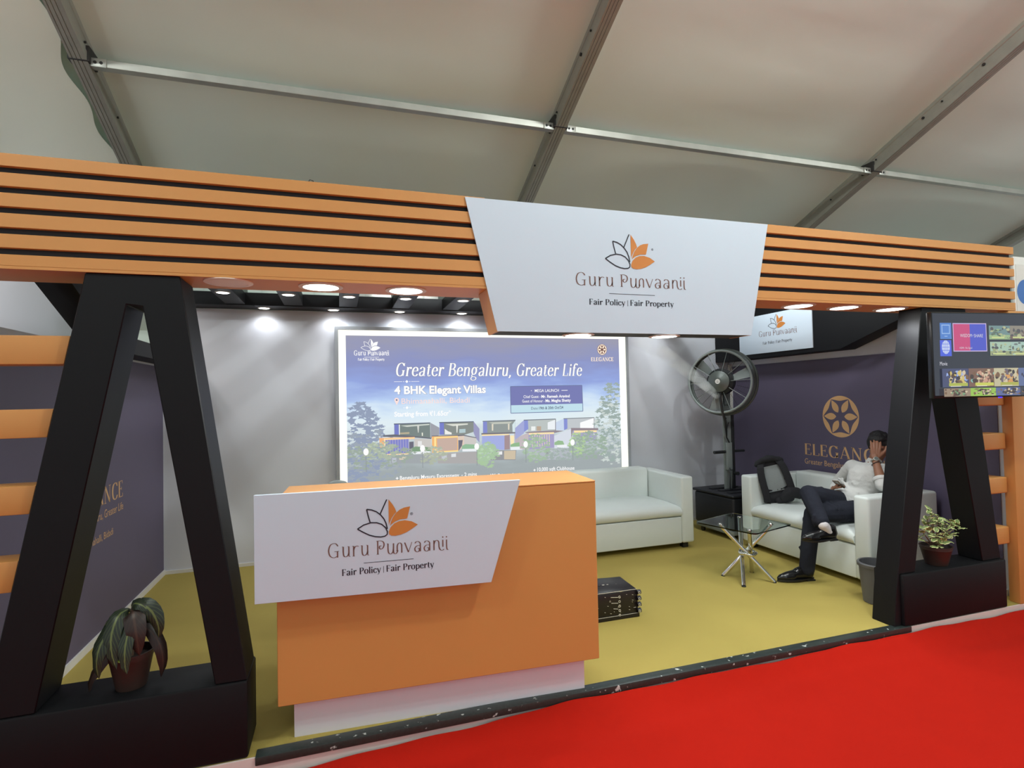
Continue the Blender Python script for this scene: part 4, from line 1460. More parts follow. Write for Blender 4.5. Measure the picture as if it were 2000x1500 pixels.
rect((82, 128, 200), *R((0.0623, 0.4826), (0.1511, 0.3794)))
rect((76, 98, 216), *R((0.0582, 0.3723), (0.1465, 0.2693)))
q = (0.1072, 0.4415)
rect((150, 182, 226), q[0] - .032, q[1] - .03, q[0] + .032, q[1] + .03)
rect((82, 128, 200), q[0] - .026, q[1] - .024, q[0] + .026, q[1] + .024)
rect((150, 182, 226), q[0] - .012, q[1] - .047, q[0] + .012, q[1] - .042)
q = (0.1029, 0.3268)
oval((196, 208, 236), q[0], q[1], .031, .044)
for k in (-1, 0, 1):
    rect((76, 98, 216), q[0] - .03, q[1] + k * .02 - .0015, q[0] + .03, q[1] + k * .02 + .0015)
    rect((76, 98, 216), q[0] + k * .014 - .0012, q[1] - .042, q[0] + k * .014 + .0012, q[1] + .042)
a_, z_ = (0.1603, 0.4817), (0.4267, 0.2983)
rect((190, 172, 214), *R(a_, z_))
rect((196, 74, 122), a_[0] + .006, z_[1] + .006, (a_[0] + z_[0]) / 2, a_[1] - .006)
rect((78, 88, 194), (a_[0] + z_[0]) / 2, z_[1] + .006, z_[0] - .006, a_[1] - .006)
xs = [(0.4458, 0.5875)[0], (0.6145, 0.5895)[0], (0.7849, 0.5914)[0]]
wd = .196
rows = [((0.0033, 0.4670)[1], (-0.0010, 0.3764)[1]), ((-0.0017, 0.3603)[1], (-0.0059, 0.2702)[1])]
cols = [[((112, 140, 140), (150, 176, 132), (90, 104, 96)), ((138, 132, 120), (112, 96, 92), (160, 170, 120)), ((120, 130, 140), (150, 120, 100), (90, 100, 90))],
        [((164, 190, 170), (150, 160, 120), (112, 118, 116)), ((160, 188, 176), (158, 160, 120), (110, 116, 116)), ((150, 150, 130), (120, 140, 120), (90, 96, 96))]]
for r_, (z1_, z0_) in enumerate(rows):
    for k, x in enumerate(xs):
        wk = min(wd, TW - .012 - x)
        if wk < .01:
            continue
        c0, c1, c2 = cols[r_][k]
        rect(c0, x, z0_, x + wk, z1_)
        rect(c1, x, z0_, x + wk, z0_ + (z1_ - z0_) * .33)
        busy(x, z0_, wk, z1_ - z0_, (c0, c1, c2, (96, 110, 96), (176, 180, 140), (84, 84, 88)), 26, 10 * r_ + k)
        rect((196, 206, 140), x + wk * .1, z0_ + .008, x + wk * .62, z0_ + .018)
xs = [(0.0577, 0.2881)[0], (0.2607, 0.2871)[0], (0.4582, 0.2861)[0], (0.6529, 0.2852)[0]]
rows = [((-0.0097, 0.1887)[1], (-0.0152, 0.0703)[1]), ((-0.0155, 0.0624)[1], (-0.0179, 0.0104)[1])]
cols = [[((70, 76, 110), (206, 184, 110), (150, 172, 226), (170, 178, 80)), ((122, 92, 80), (196, 152, 130), (130, 180, 170), (196, 200, 90)), ((190, 182, 150), (112, 100, 110), (206, 150, 90), (170, 170, 80)), ((96, 110, 150), (140, 180, 220), (60, 60, 80), (130, 130, 90))],
        [((150, 130, 110), (120, 160, 120), (96, 70, 60), (0, 0, 0)), ((150, 190, 80), (80, 66, 56), (190, 170, 140), (0, 0, 0)), ((90, 102, 150), (60, 54, 56), (120, 110, 110), (0, 0, 0)), ((60, 62, 72), (96, 96, 100), (40, 40, 46), (0, 0, 0))]]
for r_, (z1_, z0_) in enumerate(rows):
    for k, x in enumerate(xs):
        wk = min(.236, TW - .012 - x)
        c0, c1, c2, c3 = cols[r_][k]
        hh = z1_ - z0_
        rect(c0, x, z0_, x + wk, z1_)
        busy(x, z0_, wk, hh, (c0, c2, (120, 92, 70), (70, 58, 54)), 22, 50 + 10 * r_ + k)
        busy(x + wk * .18, z0_, wk * .62, hh, (c1, c1, (84, 66, 56), (206, 190, 160), (60, 56, 60)), 26, 80 + 10 * r_ + k)
        if r_ == 0:
            rect(c3, x + wk * .2, z0_ + hh * .05, x + wk * .82, z0_ + hh * .22)
            rect((220, 216, 206), x + wk * .25, z0_ + .003, x + wk * .6, z0_ + .007)
obj('screen', b, SM, t, 0)
m_sl = screen((206, 206, 216))
for w, a_, z_, cp, hh in (('Movie', (0.0512, 0.2098), (0.1079, 0.2087), .026, .0025), ('WISDOM', (0.2098, 0.3907), (0.3020, 0.3896), .022, .0075), ('-', (0.3070, 0.3944), (0.3135, 0.3944), .022, .0075), ('SHARE', (0.3184, 0.3896), (0.3896, 0.3873), .022, .0075), ('HDMI : No Signal', (0.2025, 0.3153), (0.3001, 0.3131), .013, .0075)):
    b = B()
    sans(b, pl, w, a_[0], a_[1], cp, z_[0], h=hh)
    obj('screen_lettering', b, m_sl, t, 0)
b = B()
b.obox(tO + tU * .50 + Vector((0, 0, -.006)), tU * .03, Vector((0, 0, .008)), tN * .004, .001)
obj('standby_light', b, emit('standby_blue', (70, 50, 255), 2.0), t)

# ------------------------------------------------------------------ sofas


def sofa(label, P):
    """P maps sofa coordinates (across 0..L, depth 0 front..D, up) to the world; parts built there"""
    t = thing('sofa', label, 'sofa', P(P.L / 2, P.D / 2, 0), 'white leatherette sofas')
    L, D, A = P.L, P.D, .138
    O, U, Wd = P(0, 0, 0), P(1, 0, 0) - P(0, 0, 0), P(0, 1, 0) - P(0, 0, 0)
    Z = Vector((0, 0, 1))

    def bx(u0, u1, w0, w1, z0, z1, bev, seg=3):
        q = B()
        q.obox(O + U * u0 + Wd * w0 + Z * z0, U * (u1 - u0), Wd * (w1 - w0), Z * (z1 - z0), bev, seg)
        return q
    obj('arm', bx(0, A, 0, D, .055, .715, .022), m_leather, t)
    obj('arm', bx(L - A, L, 0, D, .055, .715, .022), m_leather, t)
    obj('base', bx(A + .001, L - A - .001, .012, D - .02, .055, .315, .01), m_leather, t)
    obj('backrest', bx(A + .001, L - A - .001, D - .19, D, .316, .74, .03), m_leather, t)
    # plump seat cushion with a rolled front edge
    q = B()
    w0, w1, z0, z1 = -.006, D - .192, .3165, .445
    prof = [(w1, z0), (.05, z0), (.008, z0 + .012), (w0, z0 + .05), (w0 + .004, z0 + .085), (.03, z1 - .012), (.09, z1 + .002), (.25, z1 + .012), (w1 - .04, z1 + .006), (w1, z1 - .012)]
    n = 20
    rings = []
    for i in range(n + 1):
        k = i / n
        e = 1 - (2 * k - 1) ** 10 * .22
        u = A + .0015 + (L - 2 * A - .003) * k
        rings.append([q.bm.verts.new(O + U * u + Wd * w + Z * (z0 + (z - z0) * (e if z > z0 + .03 else 1))) for w, z in prof])
    for a_, c_ in zip(rings, rings[1:]):
        for k in range(len(prof)):
            q.bm.faces.new((a_[k], a_[(k + 1) % len(prof)], c_[(k + 1) % len(prof)], c_[k]))
    q.bm.faces.new(rings[0][::-1])
    q.bm.faces.new(rings[-1])
    obj('seat_cushion', q, m_leather, t, 55)
    for u in (.05, L - .11):
        for w in (.04, D - .1):
            obj('foot', bx(u, u + .06, w, w + .06, 0, .0545, .003, 1), m_foot, t)
    return t


class Fr:
    def __init__(s, O, U, W_, L, D):
        s.O, s.U, s.W, s.L, s.D = Vector(O), Vector(U), Vector(W_), L, D

    def __call__(s, u, w, z):
        return s.O + s.U * u + s.W * w + Vector((0, 0, z))


sofa('white leatherette sofa along the back wall, behind the orange counter', Fr((1.56, 4.73, 0), (1, 0, 0), (0, 1, 0), 1.838, .80))
sofa('white leatherette sofa along the right purple wall, the man sitting on it', Fr((3.885, 4.625, 0), (0, -1, 0), (1, 0, 0), 1.41, .745))

# ------------------------------------------------------------------ glass table
t = thing('coffee_table', 'square glass coffee table on crossed chrome tubes', 'table', (3.22, 3.79, 0))
gc = [(2.905, 4.03), (3.43, 4.205), (3.585, 3.66), (3.075, 3.515)]
rc = []
for i in range(4):
    p, q0, q1 = Vector((*gc[i], 0)), Vector((*gc[i - 1], 0)), Vector((*gc[(i + 1) % 4], 0))
    e0, e1 = p + (q0 - p).normalized() * .045, p + (q1 - p).normalized() * .045
    for k in range(6):
        s_ = k / 5
        rc.append((1 - s_) ** 2 * e0 + 2 * s_ * (1 - s_) * p + s_ * s_ * e1)
b = B()
b.prism([(p.x, p.y, .437) for p in rc], (0, 0, .010))
m_glass = mat('table_glass', (226, 242, 236), 0.02)
pg = m_glass.node_tree.nodes['Principled BSDF']
pg.inputs['Transmission Weight'].default_value = 1.0
pg.inputs['IOR'].default_value = 1.45
obj('glass_top', b, m_glass, t, 30)
legs = [((3.055, 3.895), (3.354, 3.634)), ((3.375, 4.045), (3.062, 3.644)), ((3.125, 3.635), (3.372, 3.908)), ((3.43, 3.735), (3.086, 3.917))]
for a_, c_ in legs:
    a3, c3 = Vector((*a_, .4355)), Vector((*c_, .0))
    b = B()
    b.tube([a3 - Vector((0, 0, .003)), c3 + Vector((0, 0, .006))], .0165, 16)
    l_ = obj('leg', b, m_chrome, t, 50)
    b = B()
    b.lathe([(.017, 0), (.018, .006), (.016, .008)], (c3.x, c3.y, 0), n=16)
    obj('foot_cap', b, m_foot, l_)
    b = B()
    b.lathe([(.022, -.005), (.022, 0), (.012, .0)], (a3.x, a3.y, .4365), n=16)
    b.lathe([(.016, 0), (.014, .005), (0, .006)], (a3.x, a3.y, .4475), n=16, cap=False)
    obj('glass_stud', b, m_chrome, l_)
b = B()
b.tube([(3.223 + .062 * cos(k * pi / 12), 3.775 + .062 * sin(k * pi / 12), .217 + .004 * sin(k)) for k in range(24)], .014, 12, closed=True)
obj('hub_ring', b, m_chrome, t, 60)

# ------------------------------------------------------------------ misting fan
t = thing('mist_fan', 'tall grey pedestal misting fan with black water tank in the back right corner', 'fan', (4.12, 5.08, 0))
b = B()
b.prism([(3.90, 4.76, .10), (4.38, 4.80, .10), (4.36, 5.40, .10), (3.86, 5.36, .10)], (0, 0, .345), .025, 3)
tk = obj('water_tank', b, m_tank, t)
b = B()
b.prism([(3.885, 4.745, .446), (4.395, 4.785, .446), (4.375, 5.415, .446), (3.845, 5.375, .446)], (0, 0, .03), .012, 3)
for k in range(3):
    y = 4.86 + k * .15
    b.box(3.95, 4.30, y, y + .06, .4765, .488, .004)
obj('tank_lid', b, m_tank, tk)
b = B()
b.prism([(3.90, 4.77, .055), (4.37, 4.81, .055), (4.35, 5.39, .055), (3.87, 5.35, .055)], (0, 0, .044), .004)
obj('trolley_base', b, m_panel, t)
for x, y in ((3.93, 4.83), (4.33, 4.86), (3.91, 5.28), (4.31, 5.31)):
    b = B()
    b.tube([(x - .012, y, .027), (x + .012, y, .027)], .027, 18)
    obj('caster', b, m_foot, t, 40)
# upright: pale flat channel beside a dark post
b = B()
b.box(4.045, 4.145, 5.06, 5.075, .489, 1.64, .002)
obj('channel', b, m_panel, t)
b = B()
b.box(4.148, 4.18, 5.05, 5.085, .489, 1.30, .003)
obj('post', b, m_fandark, t)
b = B()
b.box(4.058, 4.13, 5.03, 5.06, .70, 1.0, .004)
obj('control_box', b, m_panel, t)
b = B()
b.tube([(3.89, 5.03, .90), (4.04, 5.04, .90)], .017, 14)
obj('handle', b, m_fandark, t, 40)
b = B()
b.tube([(4.18, 5.06, .90), (4.31, 5.06, .90)], .013, 14)
obj('handle', b, m_fandark, t, 40)
b = B()
b.tube([(4.164, 5.04, .66), (4.164, 4.99, .66)], .02, 12)
obj('clamp_knob', b, m_fandark, t, 40)
fc = Vector((3.905, 4.93, 1.668))
fn = Vector((-.84, -.535, .035)).normalized()
fx = Vector((0, 0, 1)).cross(fn).normalized()
fy = fn.cross(fx)


def fp(r, a, h):
    return fc + fx * r * cos(a) + fy * r * sin(a) + fn * h


NR = 72
for nm, r, h, th, mt in (('front_ring', .333, .0, .013, m_panel), ('rear_ring', .352, -.13, .016, m_fan)):
    b = B()
    b.tube([fp(r, k * 2 * pi / NR, h) for k in range(NR)], th, 10, closed=True)
    obj(nm, b, mt, t, 60)
b = B()
for k in range(NR):
    a0, a1 = k * 2 * pi / NR, (k + 1) * 2 * pi / NR
    b.face([fp(.352, a0, -.132), fp(.352, a1, -.132), fp(.360, a1, -.055), fp(.360, a0, -.055)])
    b.face([fp(.360, a0, -.055), fp(.360, a1, -.055), fp(.345, a1, -.02), fp(.345, a0, -.02)])
obj('rim_band', b, m_fan, t, 60)
b = B()
for k in range(24):
    b.tube([fp(.145, k * pi / 12, -.125), fp(.35, k * pi / 12, -.135)], .0016, 5, cap=False)
for j in range(17):
    r = .150 + j * .0118
    b.tube([fp(r, k * 2 * pi / 48, -.130) for k in range(48)], .0011, 4, closed=True)
obj('rear_grille', b, m_fandark, t, 60)
b = B()
for k in range(10):
    a = k * pi / 5 + .05
    b.tube([fp(.12, a, .004), fp(.335, a, .0)], .0026, 6, cap=False)
obj('front_spokes', b, m_panel, t, 60)
for k in range(3):
    b = B()
    a = .35 + k * 2 * pi / 3
    pts = []
    for (r, da, hh) in ((.07, -.22, -.045), (.19, -.26, -.035), (.315, -.22, -.04), (.32, .16, -.085), (.2, .2, -.085), (.07, .24, -.075)):
        pts.append(fp(r, a + da, hh))
    b.prism(pts, fn * .004)
    obj('blade', b, m_panel, t)
b = B()
b.lathe([(.142, -.10), (.142, -.02), (.12, 0)], fc, fn, 40)
obj('motor_housing', b, m_fandark, t)
b = B()
b.lathe([(.112, .001), (.114, .028), (.105, .034), (.088, .036), (.080, .043), (.055, .046), (.048, .052), (.03, .054)], fc, fn, 40)
dk = obj('mist_disc', b, m_fan, t)
b = B()
b.lathe([(.026, .0545), (0, .0562)], fc, fn, 24, False)
b.mi = 1
pl = Plane2D(fc + fn * .0566, -fx, fy, fn)
fill(b, pl, [(-.012, .003), (.011, .006), (.011, .009), (-.012, .006)], .0004)
fill(b, pl, [(-.012, -.010), (.011, -.008), (.011, -.004), (-.012, -.006)], .0004)
obj('badge', b, [m_white, m_ink], dk)
b = B()
b.obox(Vector((4.055, 5.045, 1.42)), Vector((.07, 0, 0)), Vector((0, -.012, 0)), Vector((0, 0, .30)), .002)
b.tube([fc - fn * .10, Vector((4.09, 5.05, 1.66))], .03, 14)
obj('head_bracket', b, m_panel, t)
b = B()
b.tube(sum([[Vector(p)] for p in [(3.885, 4.90, 1.545), (3.885, 4.90, 1.50), (3.90, 4.89, 1.36), (3.945, 4.90, 1.24), (4.0, 4.96, 1.14), (4.05, 5.02, 1.06), (4.09, 5.028, 1.0)]], []), [.02, .014, .014, .014, .013, .008, .007], 12)
obj('hose', b, m_fandark, t, 60)
b = B()
b.tube([(4.06, 5.03, 1.27), (4.02, 5.0, 1.24), (4.01, 4.99, 1.17), (4.05, 5.02, 1.13), (4.09, 5.03, 1.22)], .006, 8)
obj('cable', b, m_fandark, t, 60)
b = B()
b.tube([(4.09, 5.03, .72), (4.06, 4.99, .69), (4.05, 4.98, .60), (4.06, 5.0, .49)], .006, 8)
b.tube([(4.10, 5.03, .70), (4.09, 4.99, .70), (4.085, 4.985, .62), (4.09, 5.0, .49)], .005, 8)
obj('cable', b, m_fandark, t, 60)

# mist thrown by the fan
mm = bpy.data.materials.new('water_mist')
mm.use_nodes = True
nt = mm.node_tree
nt.nodes.remove(nt.nodes['Principled BSDF'])
vs_ = nt.nodes.new('ShaderNodeVolumeScatter')
vs_.inputs['Color'].default_value = (.92, 1, .97, 1)
nz = nt.nodes.new('ShaderNodeTexNoise')
nz.inputs['Scale'].default_value = 6
tc = nt.nodes.new('ShaderNodeTexCoord')
nt.links.new(tc.outputs['Object'], nz.inputs['Vector'])
mr = nt.nodes.new('ShaderNodeMapRange')
mr.inputs[1].default_value = .38
mr.inputs[2].default_value = .7
mr.inputs[3].default_value = 0.0
mr.inputs[4].default_value = 1.0
nt.links.new(nz.outputs['Fac'], mr.inputs[0])
sx = nt.nodes.new('ShaderNodeSeparateXYZ')
nt.links.new(tc.outputs['Object'], sx.inputs[0])
fd = nt.nodes.new('ShaderNodeMapRange')             # the spray thins out away from the fan
fd.inputs[1].default_value = 2.55
fd.inputs[2].default_value = 3.75
fd.inputs[3].default_value = 3.0
fd.inputs[4].default_value = 14.0
nt.links.new(sx.outputs[0], fd.inputs[0])
dm = nt.nodes.new('ShaderNodeMath')
dm.operation = 'MULTIPLY'
nt.links.new(mr.outputs[0], dm.inputs[0])
nt.links.new(fd.outputs[0], dm.inputs[1])
nt.links.new(dm.outputs[0], vs_.inputs['Density'])
nt.links.new(vs_.outputs[0], nt.nodes['Material Output'].inputs['Volume'])
b = B()
p0, p1 = Vector((3.70, 4.70, 1.51)), Vector((2.52, 4.25, 2.06))
b.tube([p0.lerp(p1, k / 9) + Vector((0, 0, .03 * sin(pi * k / 9))) for k in range(10)], [.03 + .055 * (k / 9) ** .6 for k in range(10)], 16)
tag(obj('mist', b, mm, None, 60), 'thin streak of water mist drifting left from the fan', 'mist', kind='stuff')

# ------------------------------------------------------------------ folding crate
t = thing('crate', 'black perforated folding crate on the floor right of the counter', 'crate', (1.75, 3.5, 0))
b = B()
b.box(1.50, 1.985, 3.415, 3.428, 0, .028, .002)
b.box(1.50, 1.975, 3.418, 3.426, .028, .185, .002)
b.box(1.50, 1.972, 3.424, 3.60, .0, .02)
obj('front_panel', b, m_crate, t)
b = B()
b.prism([(1.972, 3.427, .0), (1.972, 3.60, .0), (1.935, 3.60, .225), (1.968, 3.427, .185)], (.006, 0, 0), .001)
b.mi = 0
for k in range(4):
    z = .045 + k * .042
    b.tube([(1.966, 3.416, z), (1.994, 3.416, z)], .016, 14)
obj('end_panel', b, m_crate, t)
b = B()
b.prism([(1.50, 3.60, 0), (1.935, 3.60, 0), (1.935, 3.60, .222), (1.50, 3.60, .245)], (0, .008, 0), .001)
obj('rear_panel', b, m_crate, t)
b = B()
b.prism([(1.50, 3.4285, .187), (1.968, 3.4285, .187), (1.935, 3.597, .222), (1.50, 3.597, .235)], (0, 0, .006), .001)
for k in range(13):
    x = 1.53 + k * .033
    b.mi = 1 if k % 3 else 0
    b.lathe([(.008 + .002 * (k % 2), 0), (0, .0008)], (x, 3.52, .2135 + (1.72 - x) * .02), n=12, cap=False)
b.mi = 1
b.tube([(1.50, 3.4265, .190), (1.97, 3.4265, .188)], .0022, 6)
obj('lid', b, [m_crate, m_hole], t)
b = B()
rr = random.Random(8)
for k in range(5):
    z = .03 + k * .031
    b.tube([(1.832 + .007 * cos(j * pi / 6), 3.4165, z + .007 * sin(j * pi / 6)) for j in range(12)], .0022, 6, closed=True)
for k in range(4):
    z = .045 + k * .042
    b.tube([(1.978 + .007 * cos(j * pi / 6), 3.3995, z + .007 * sin(j * pi / 6)) for j in range(12)], .0022, 6, closed=True)
for k in range(26):
    x, z = rr.uniform(1.56, 1.95), rr.uniform(.04, .18)
    l_ = rr.uniform(.004, .012)
    b.tube([(x, 3.4165, z), (x + l_, 3.4165, z - .002)], .0016, 5)
for z, l_ in ((.155, .055), (.115, .05), (.075, .035)):
    b.tube([(1.82 - l_, 3.4165, z + .004), (1.82, 3.4165, z - .002)], .002, 6)
b.tube([(1.50, 3.4142, .0285), (1.985, 3.4142, .0285)], .0016, 6)
obj('eyelets', b, m_hole, t)

# ------------------------------------------------------------------ waste bin
t = thing('waste_bin', 'small grey plastic bin on the floor behind the right A-frame', 'bin', (3.735, 3.04, 0))
b = B()
b.lathe([(.088, 0), (.094, .004), (.112, .20), (.116, .27), (.110, .27), (.104, .20), (.086, .008), (0, .008)], (3.735, 3.04, 0), n=40, cap=False)
b.lathe([(.088, 0), (0, .0)], (3.735, 3.04, 0), n=40, cap=False)
obj('body', b, m_bin, t)
b = B()
b.lathe([(.116, .264), (.126, .262), (.128, .282), (.122, .290), (.112, .288), (.110, .268)], (3.735, 3.04, 0), n=40, cap=False)
obj('rim', b, m_bin, t)

# ------------------------------------------------------------------ plants


def leaf_mat(name, base, vein, edge=None, amount=.5):
    m = bpy.data.materials.new(name)
    m.use_nodes = True
    nt = m.node_tree
    p = nt.nodes['Principled BSDF']
    uv = nt.nodes.new('ShaderNodeUVMap')
    sep = nt.nodes.new('ShaderNodeSeparateXYZ')
    nt.links.new(uv.outputs[0], sep.inputs[0])
    # u: 0..1 across (0.5 = midrib), v along
    ab = nt.nodes.new('ShaderNodeMath'); ab.operation = 'SUBTRACT'; ab.inputs[1].default_value = .5
    nt.links.new(sep.outputs[0], ab.inputs[0])
    a2 = nt.nodes.new('ShaderNodeMath'); a2.operation = 'ABSOLUTE'
    nt.links.new(ab.outputs[0], a2.inputs[0])
    mul = nt.nodes.new('ShaderNodeMath'); mul.operation = 'MULTIPLY_ADD'; mul.inputs[1].default_value = -.55
    nt.links.new(a2.outputs[0], mul.inputs[0]); nt.links.new(sep.outputs[1], mul.inputs[2])
    w = nt.nodes.new('ShaderNodeMath'); w.operation = 'MULTIPLY'; w.inputs[1].default_value = 62
    nt.links.new(mul.outputs[0], w.inputs[0])
    sn = nt.nodes.new('ShaderNodeMath'); sn.operation = 'SINE'
    nt.links.new(w.outputs[0], sn.inputs[0])
    g1 = nt.nodes.new('ShaderNodeMapRange'); g1.inputs[1].default_value = .55; g1.inputs[2].default_value = .95
    nt.links.new(sn.outputs[0], g1.inputs[0])
    g2 = nt.nodes.new('ShaderNodeMapRange'); g2.inputs[1].default_value = .075; g2.inputs[2].default_value = .04
    nt.links.new(a2.outputs[0], g2.inputs[0])
    mx = nt.nodes.new('ShaderNodeMath'); mx.operation = 'MAXIMUM'
    s1 = nt.nodes.new('ShaderNodeMath'); s1.operation = 'MULTIPLY'; s1.inputs[1].default_value = amount
    nt.links.new(g1.outputs[0], s1.inputs[0])
    nt.links.new(s1.outputs[0], mx.inputs[0]); nt.links.new(g2.outputs[0], mx.inputs[1])
    mixc = nt.nodes.new('ShaderNodeMix'); mixc.data_type = 'RGBA'
    mixc.inputs[6].default_value = (*lin(base), 1)
    mixc.inputs[7].default_value = (*lin(vein), 1)
    nt.links.new(mx.outputs[0], mixc.inputs[0])
    out = mixc.outputs[2]
    if edge:
        g3 = nt.nodes.new('ShaderNodeMapRange'); g3.inputs[1].default_value = .27; g3.inputs[2].default_value = .36
        nt.links.new(a2.outputs[0], g3.inputs[0])
        m2 = nt.nodes.new('ShaderNodeMix'); m2.data_type = 'RGBA'
        nt.links.new(g3.outputs[0], m2.inputs[0]); nt.links.new(out, m2.inputs[6])
        m2.inputs[7].default_value = (*lin(edge), 1)
        out = m2.outputs[2]
    nt.links.new(out, p.inputs['Base Color'])
    p.inputs['Roughness'].default_value = .42
    return m


def leaf(b, spine, width, up, curl=.25, n=10, m_=6):
    """curved blade along spine points; up gives the face direction"""
    uvl = b.bm.loops.layers.uv.verify()
    sp = [Vector(p) for p in spine]
    # resample
    P2 = []
    for i in range(n + 1):
        s_ = i / n * (len(sp) - 1)
        k = min(int(s_), len(sp) - 2)
        f = s_ - k
        p0, p1, p2, p3 = sp[max(k - 1, 0)], sp[k], sp[k + 1], sp[min(k + 2, len(sp) - 1)]
        P2.append(.5 * (2 * p1 + (p2 - p0) * f + (2 * p0 - 5 * p1 + 4 * p2 - p3) * f * f + (3 * p1 - p0 - 3 * p2 + p3) * f ** 3))
    rows = []
    U = Vector(up).normalized()
    for i, p in enumerate(P2):
        tg = (P2[min(i + 1, n)] - P2[max(i - 1, 0)]).normalized()
        sd = tg.cross(U)
        if sd.length < 1e-3:
            sd = tg.cross(Vector((1, 0, 0)))
        sd.normalize()
        nn = sd.cross(tg).normalized()
        s_ = i / n
        w = width * (sin(pi * min(1, s_ * 1.02) ** .8) ** .85 if 0 < s_ < 1 else 0.0) + .0006
        row = []
        for j in range(m_ + 1):
            q = j / m_ * 2 - 1
            row.append((b.bm.verts.new(p + sd * q * w - nn * (abs(q) ** 1.6) * w * curl + nn * .003 * sin(s_ * 22 + q * 2) * abs(q)), (j / m_, s_)))
        rows.append(row)
    for a_, c_ in zip(rows, rows[1:]):
        for j in range(m_):
            vs = (a_[j], a_[j + 1], c_[j + 1], c_[j])
            f = b.bm.faces.new([v[0] for v in vs])
            f.material_index = b.mi
            for lp, v in zip(f.loops, vs):
                lp[uvl].uv = v[1]


def pot(t, x, y, z, r0, r1, h):
    b = B()
    b.lathe([(0, 0), (r0 * .96, 0), (r0, .006), (r1 * .965, h * .80), (r1 * 1.0, h * .83), (r1 * 1.0, h * .96), (r1 * 1.05, h * .965), (r1 * 1.05, h), (r1 * .97, h), (r1 * .93, h * .85), (r1 * .90, h * .80)], (x, y, z), n=36, cap=False)
    obj('pot', b, m_pot, t)
    b = B()
    b.lathe([(r1 * .915, h * .84), (r1 * .5, h * .86), (0, h * .85)], (x, y, z), n=24, cap=False)
    obj('soil', b, m_soil, t)


m_croton = leaf_mat('croton_leaf', (26, 36, 26), (98, 108, 58), None, .35)
m_dry = leaf_mat('croton_old_leaf', (42, 28, 24), (66, 44, 34), None, .4)
m_vari = leaf_mat('variegated_leaf', (128, 152, 90), (160, 178, 110), (232, 230, 166), .3)
cx, cy, cz = -.868, 2.79, .3355
t = thing('potted_croton', 'drooping dark croton in a brown pot on the left A-frame base', 'plant', (cx, cy, cz))
pot(t, cx, cy, cz, .058, .083, .152)
tops = {'a': Vector((cx - .005, cy + .01, cz + .30))}
b = B()
b.tube([(cx, cy, cz + .12), (cx + .005, cy, cz + .22), (cx - .002, cy + .005, cz + .31), (cx + .01, cy, cz + .355)], [.009, .008, .006, .004], 10)
obj('stem', b, m_stem, t)
L_ = [
    # (spine offsets from pot axis at soil height, width, up, dry)
    ([(.01, -.01, .345), (.05, -.04, .365), (.095, -.06, .335), (.12, -.065, .27), (.118, -.06, .22)], .036, (-.2, -1, .5), 0),
    ([(.0, 0, .33), (.02, -.05, .345), (.04, -.085, .29), (.05, -.09, .22), (.055, -.085, .165)], .040, (.1, -1, .4), 1),
    ([(-.005, 0, .34), (-.03, -.05, .335), (-.045, -.085, .27), (-.04, -.10, .20), (-.02, -.105, .13)], .034, (-.1, -1, .4), 0),
    ([(-.005, 0, .32), (-.05, -.05, .30), (-.085, -.085, .23), (-.095, -.095, .16), (-.085, -.095, .095)], .034, (-.4, -1, .3), 0),
    ([(0, .01, .33), (-.045, .0, .335), (-.09, -.01, .295), (-.105, -.015, .24), (-.11, -.02, .205)], .024, (-1, -.5, .5), 0),
    ([(0, .02, .30), (-.07, .02, .27), (-.115, .02, .20), (-.13, .02, .155)], .018, (-1, -.3, .3), 1),
    ([(0, 0, .32), (.06, .03, .32), (.10, .03, .26), (.11, .02, .20)], .036, (1, -.4, .5), 0),
    ([(0, .0, .33), (.015, -.06, .30), (.01, -.105, .22), (.012, -.115, .15), (.02, -.118, .11)], .027, (0, -1, .3), 0),
    ([(0, 0, .26), (.07, -.01, .245), (.115, -.02, .17), (.125, -.02, .09), (.115, -.015, .035)], .026, (.6, -1, .2), 1),
    ([(0, 0, .25), (-.08, .0, .16), (-.125, .0, .10), (-.15, 0, .055), (-.155, 0, .005)], .022, (-.5, -1, .2), 1),
    ([(.0, .0, .34), (.02, -.03, .37), (.055, -.05, .365), (.09, -.055, .33)], .026, (.1, -1, .8), 0),
    ([(0, .02, .32), (.01, .06, .33), (.02, .10, .26), (.02, .11, .19)], .034, (0, 1, .4), 0),
]
for sp, w, up, dry in L_:
    b = B()
    leaf(b, [(cx + p[0], cy + p[1], cz + p[2] - .01) for p in sp], w, up)
    obj('leaf', b, m_dry if dry else m_croton, t, 60)
b = B()
leaf(b, [(cx + .005, cy - .075, cz + .145), (cx - .012, cy - .088, cz + .150), (cx - .03, cy - .09, cz + .148)], .009, (0, -.5, 1))
obj('leaf', b, mat('fresh_leaf', (172, 196, 60), .4), t, 60)

cx, cy, cz = 3.93, 2.755, .3355
t = thing('potted_shrub', 'small yellow-green variegated shrub in a brown pot on the right A-frame base', 'plant', (cx, cy, cz))
pot(t, cx, cy, cz, .066, .093, .128)
rr = random.Random(21)
tips = [(-.03, .0, .37), (.0, -.02, .33), (-.06, .01, .31), (.03, -.01, .28), (-.09, -.01, .23), (-.05, -.04, .22), (.02, -.05, .24), (.08, -.01, .27), (.12, 0, .25), (.17, .0, .265), (.215, .0, .255), (-.14, .0, .25), (-.15, .01, .20), (-.02, -.06, .18), (-.06, -.06, .17), (.05, -.03, .20), (.11, -.02, .20), (.0, .03, .29), (-.04, .03, .26)]
b = B()
for q in tips:
    b.tube([(cx + q[0] * .15, cy + q[1] * .15, cz + .115), (cx + q[0] * .55, cy + q[1] * .5, cz + .115 + (q[2] - .115) * .5), (cx + q[0], cy + q[1], cz + q[2])], [.0045, .0035, .002], 7)
obj('stem', b, m_stem, t, 60)
n_l = 0
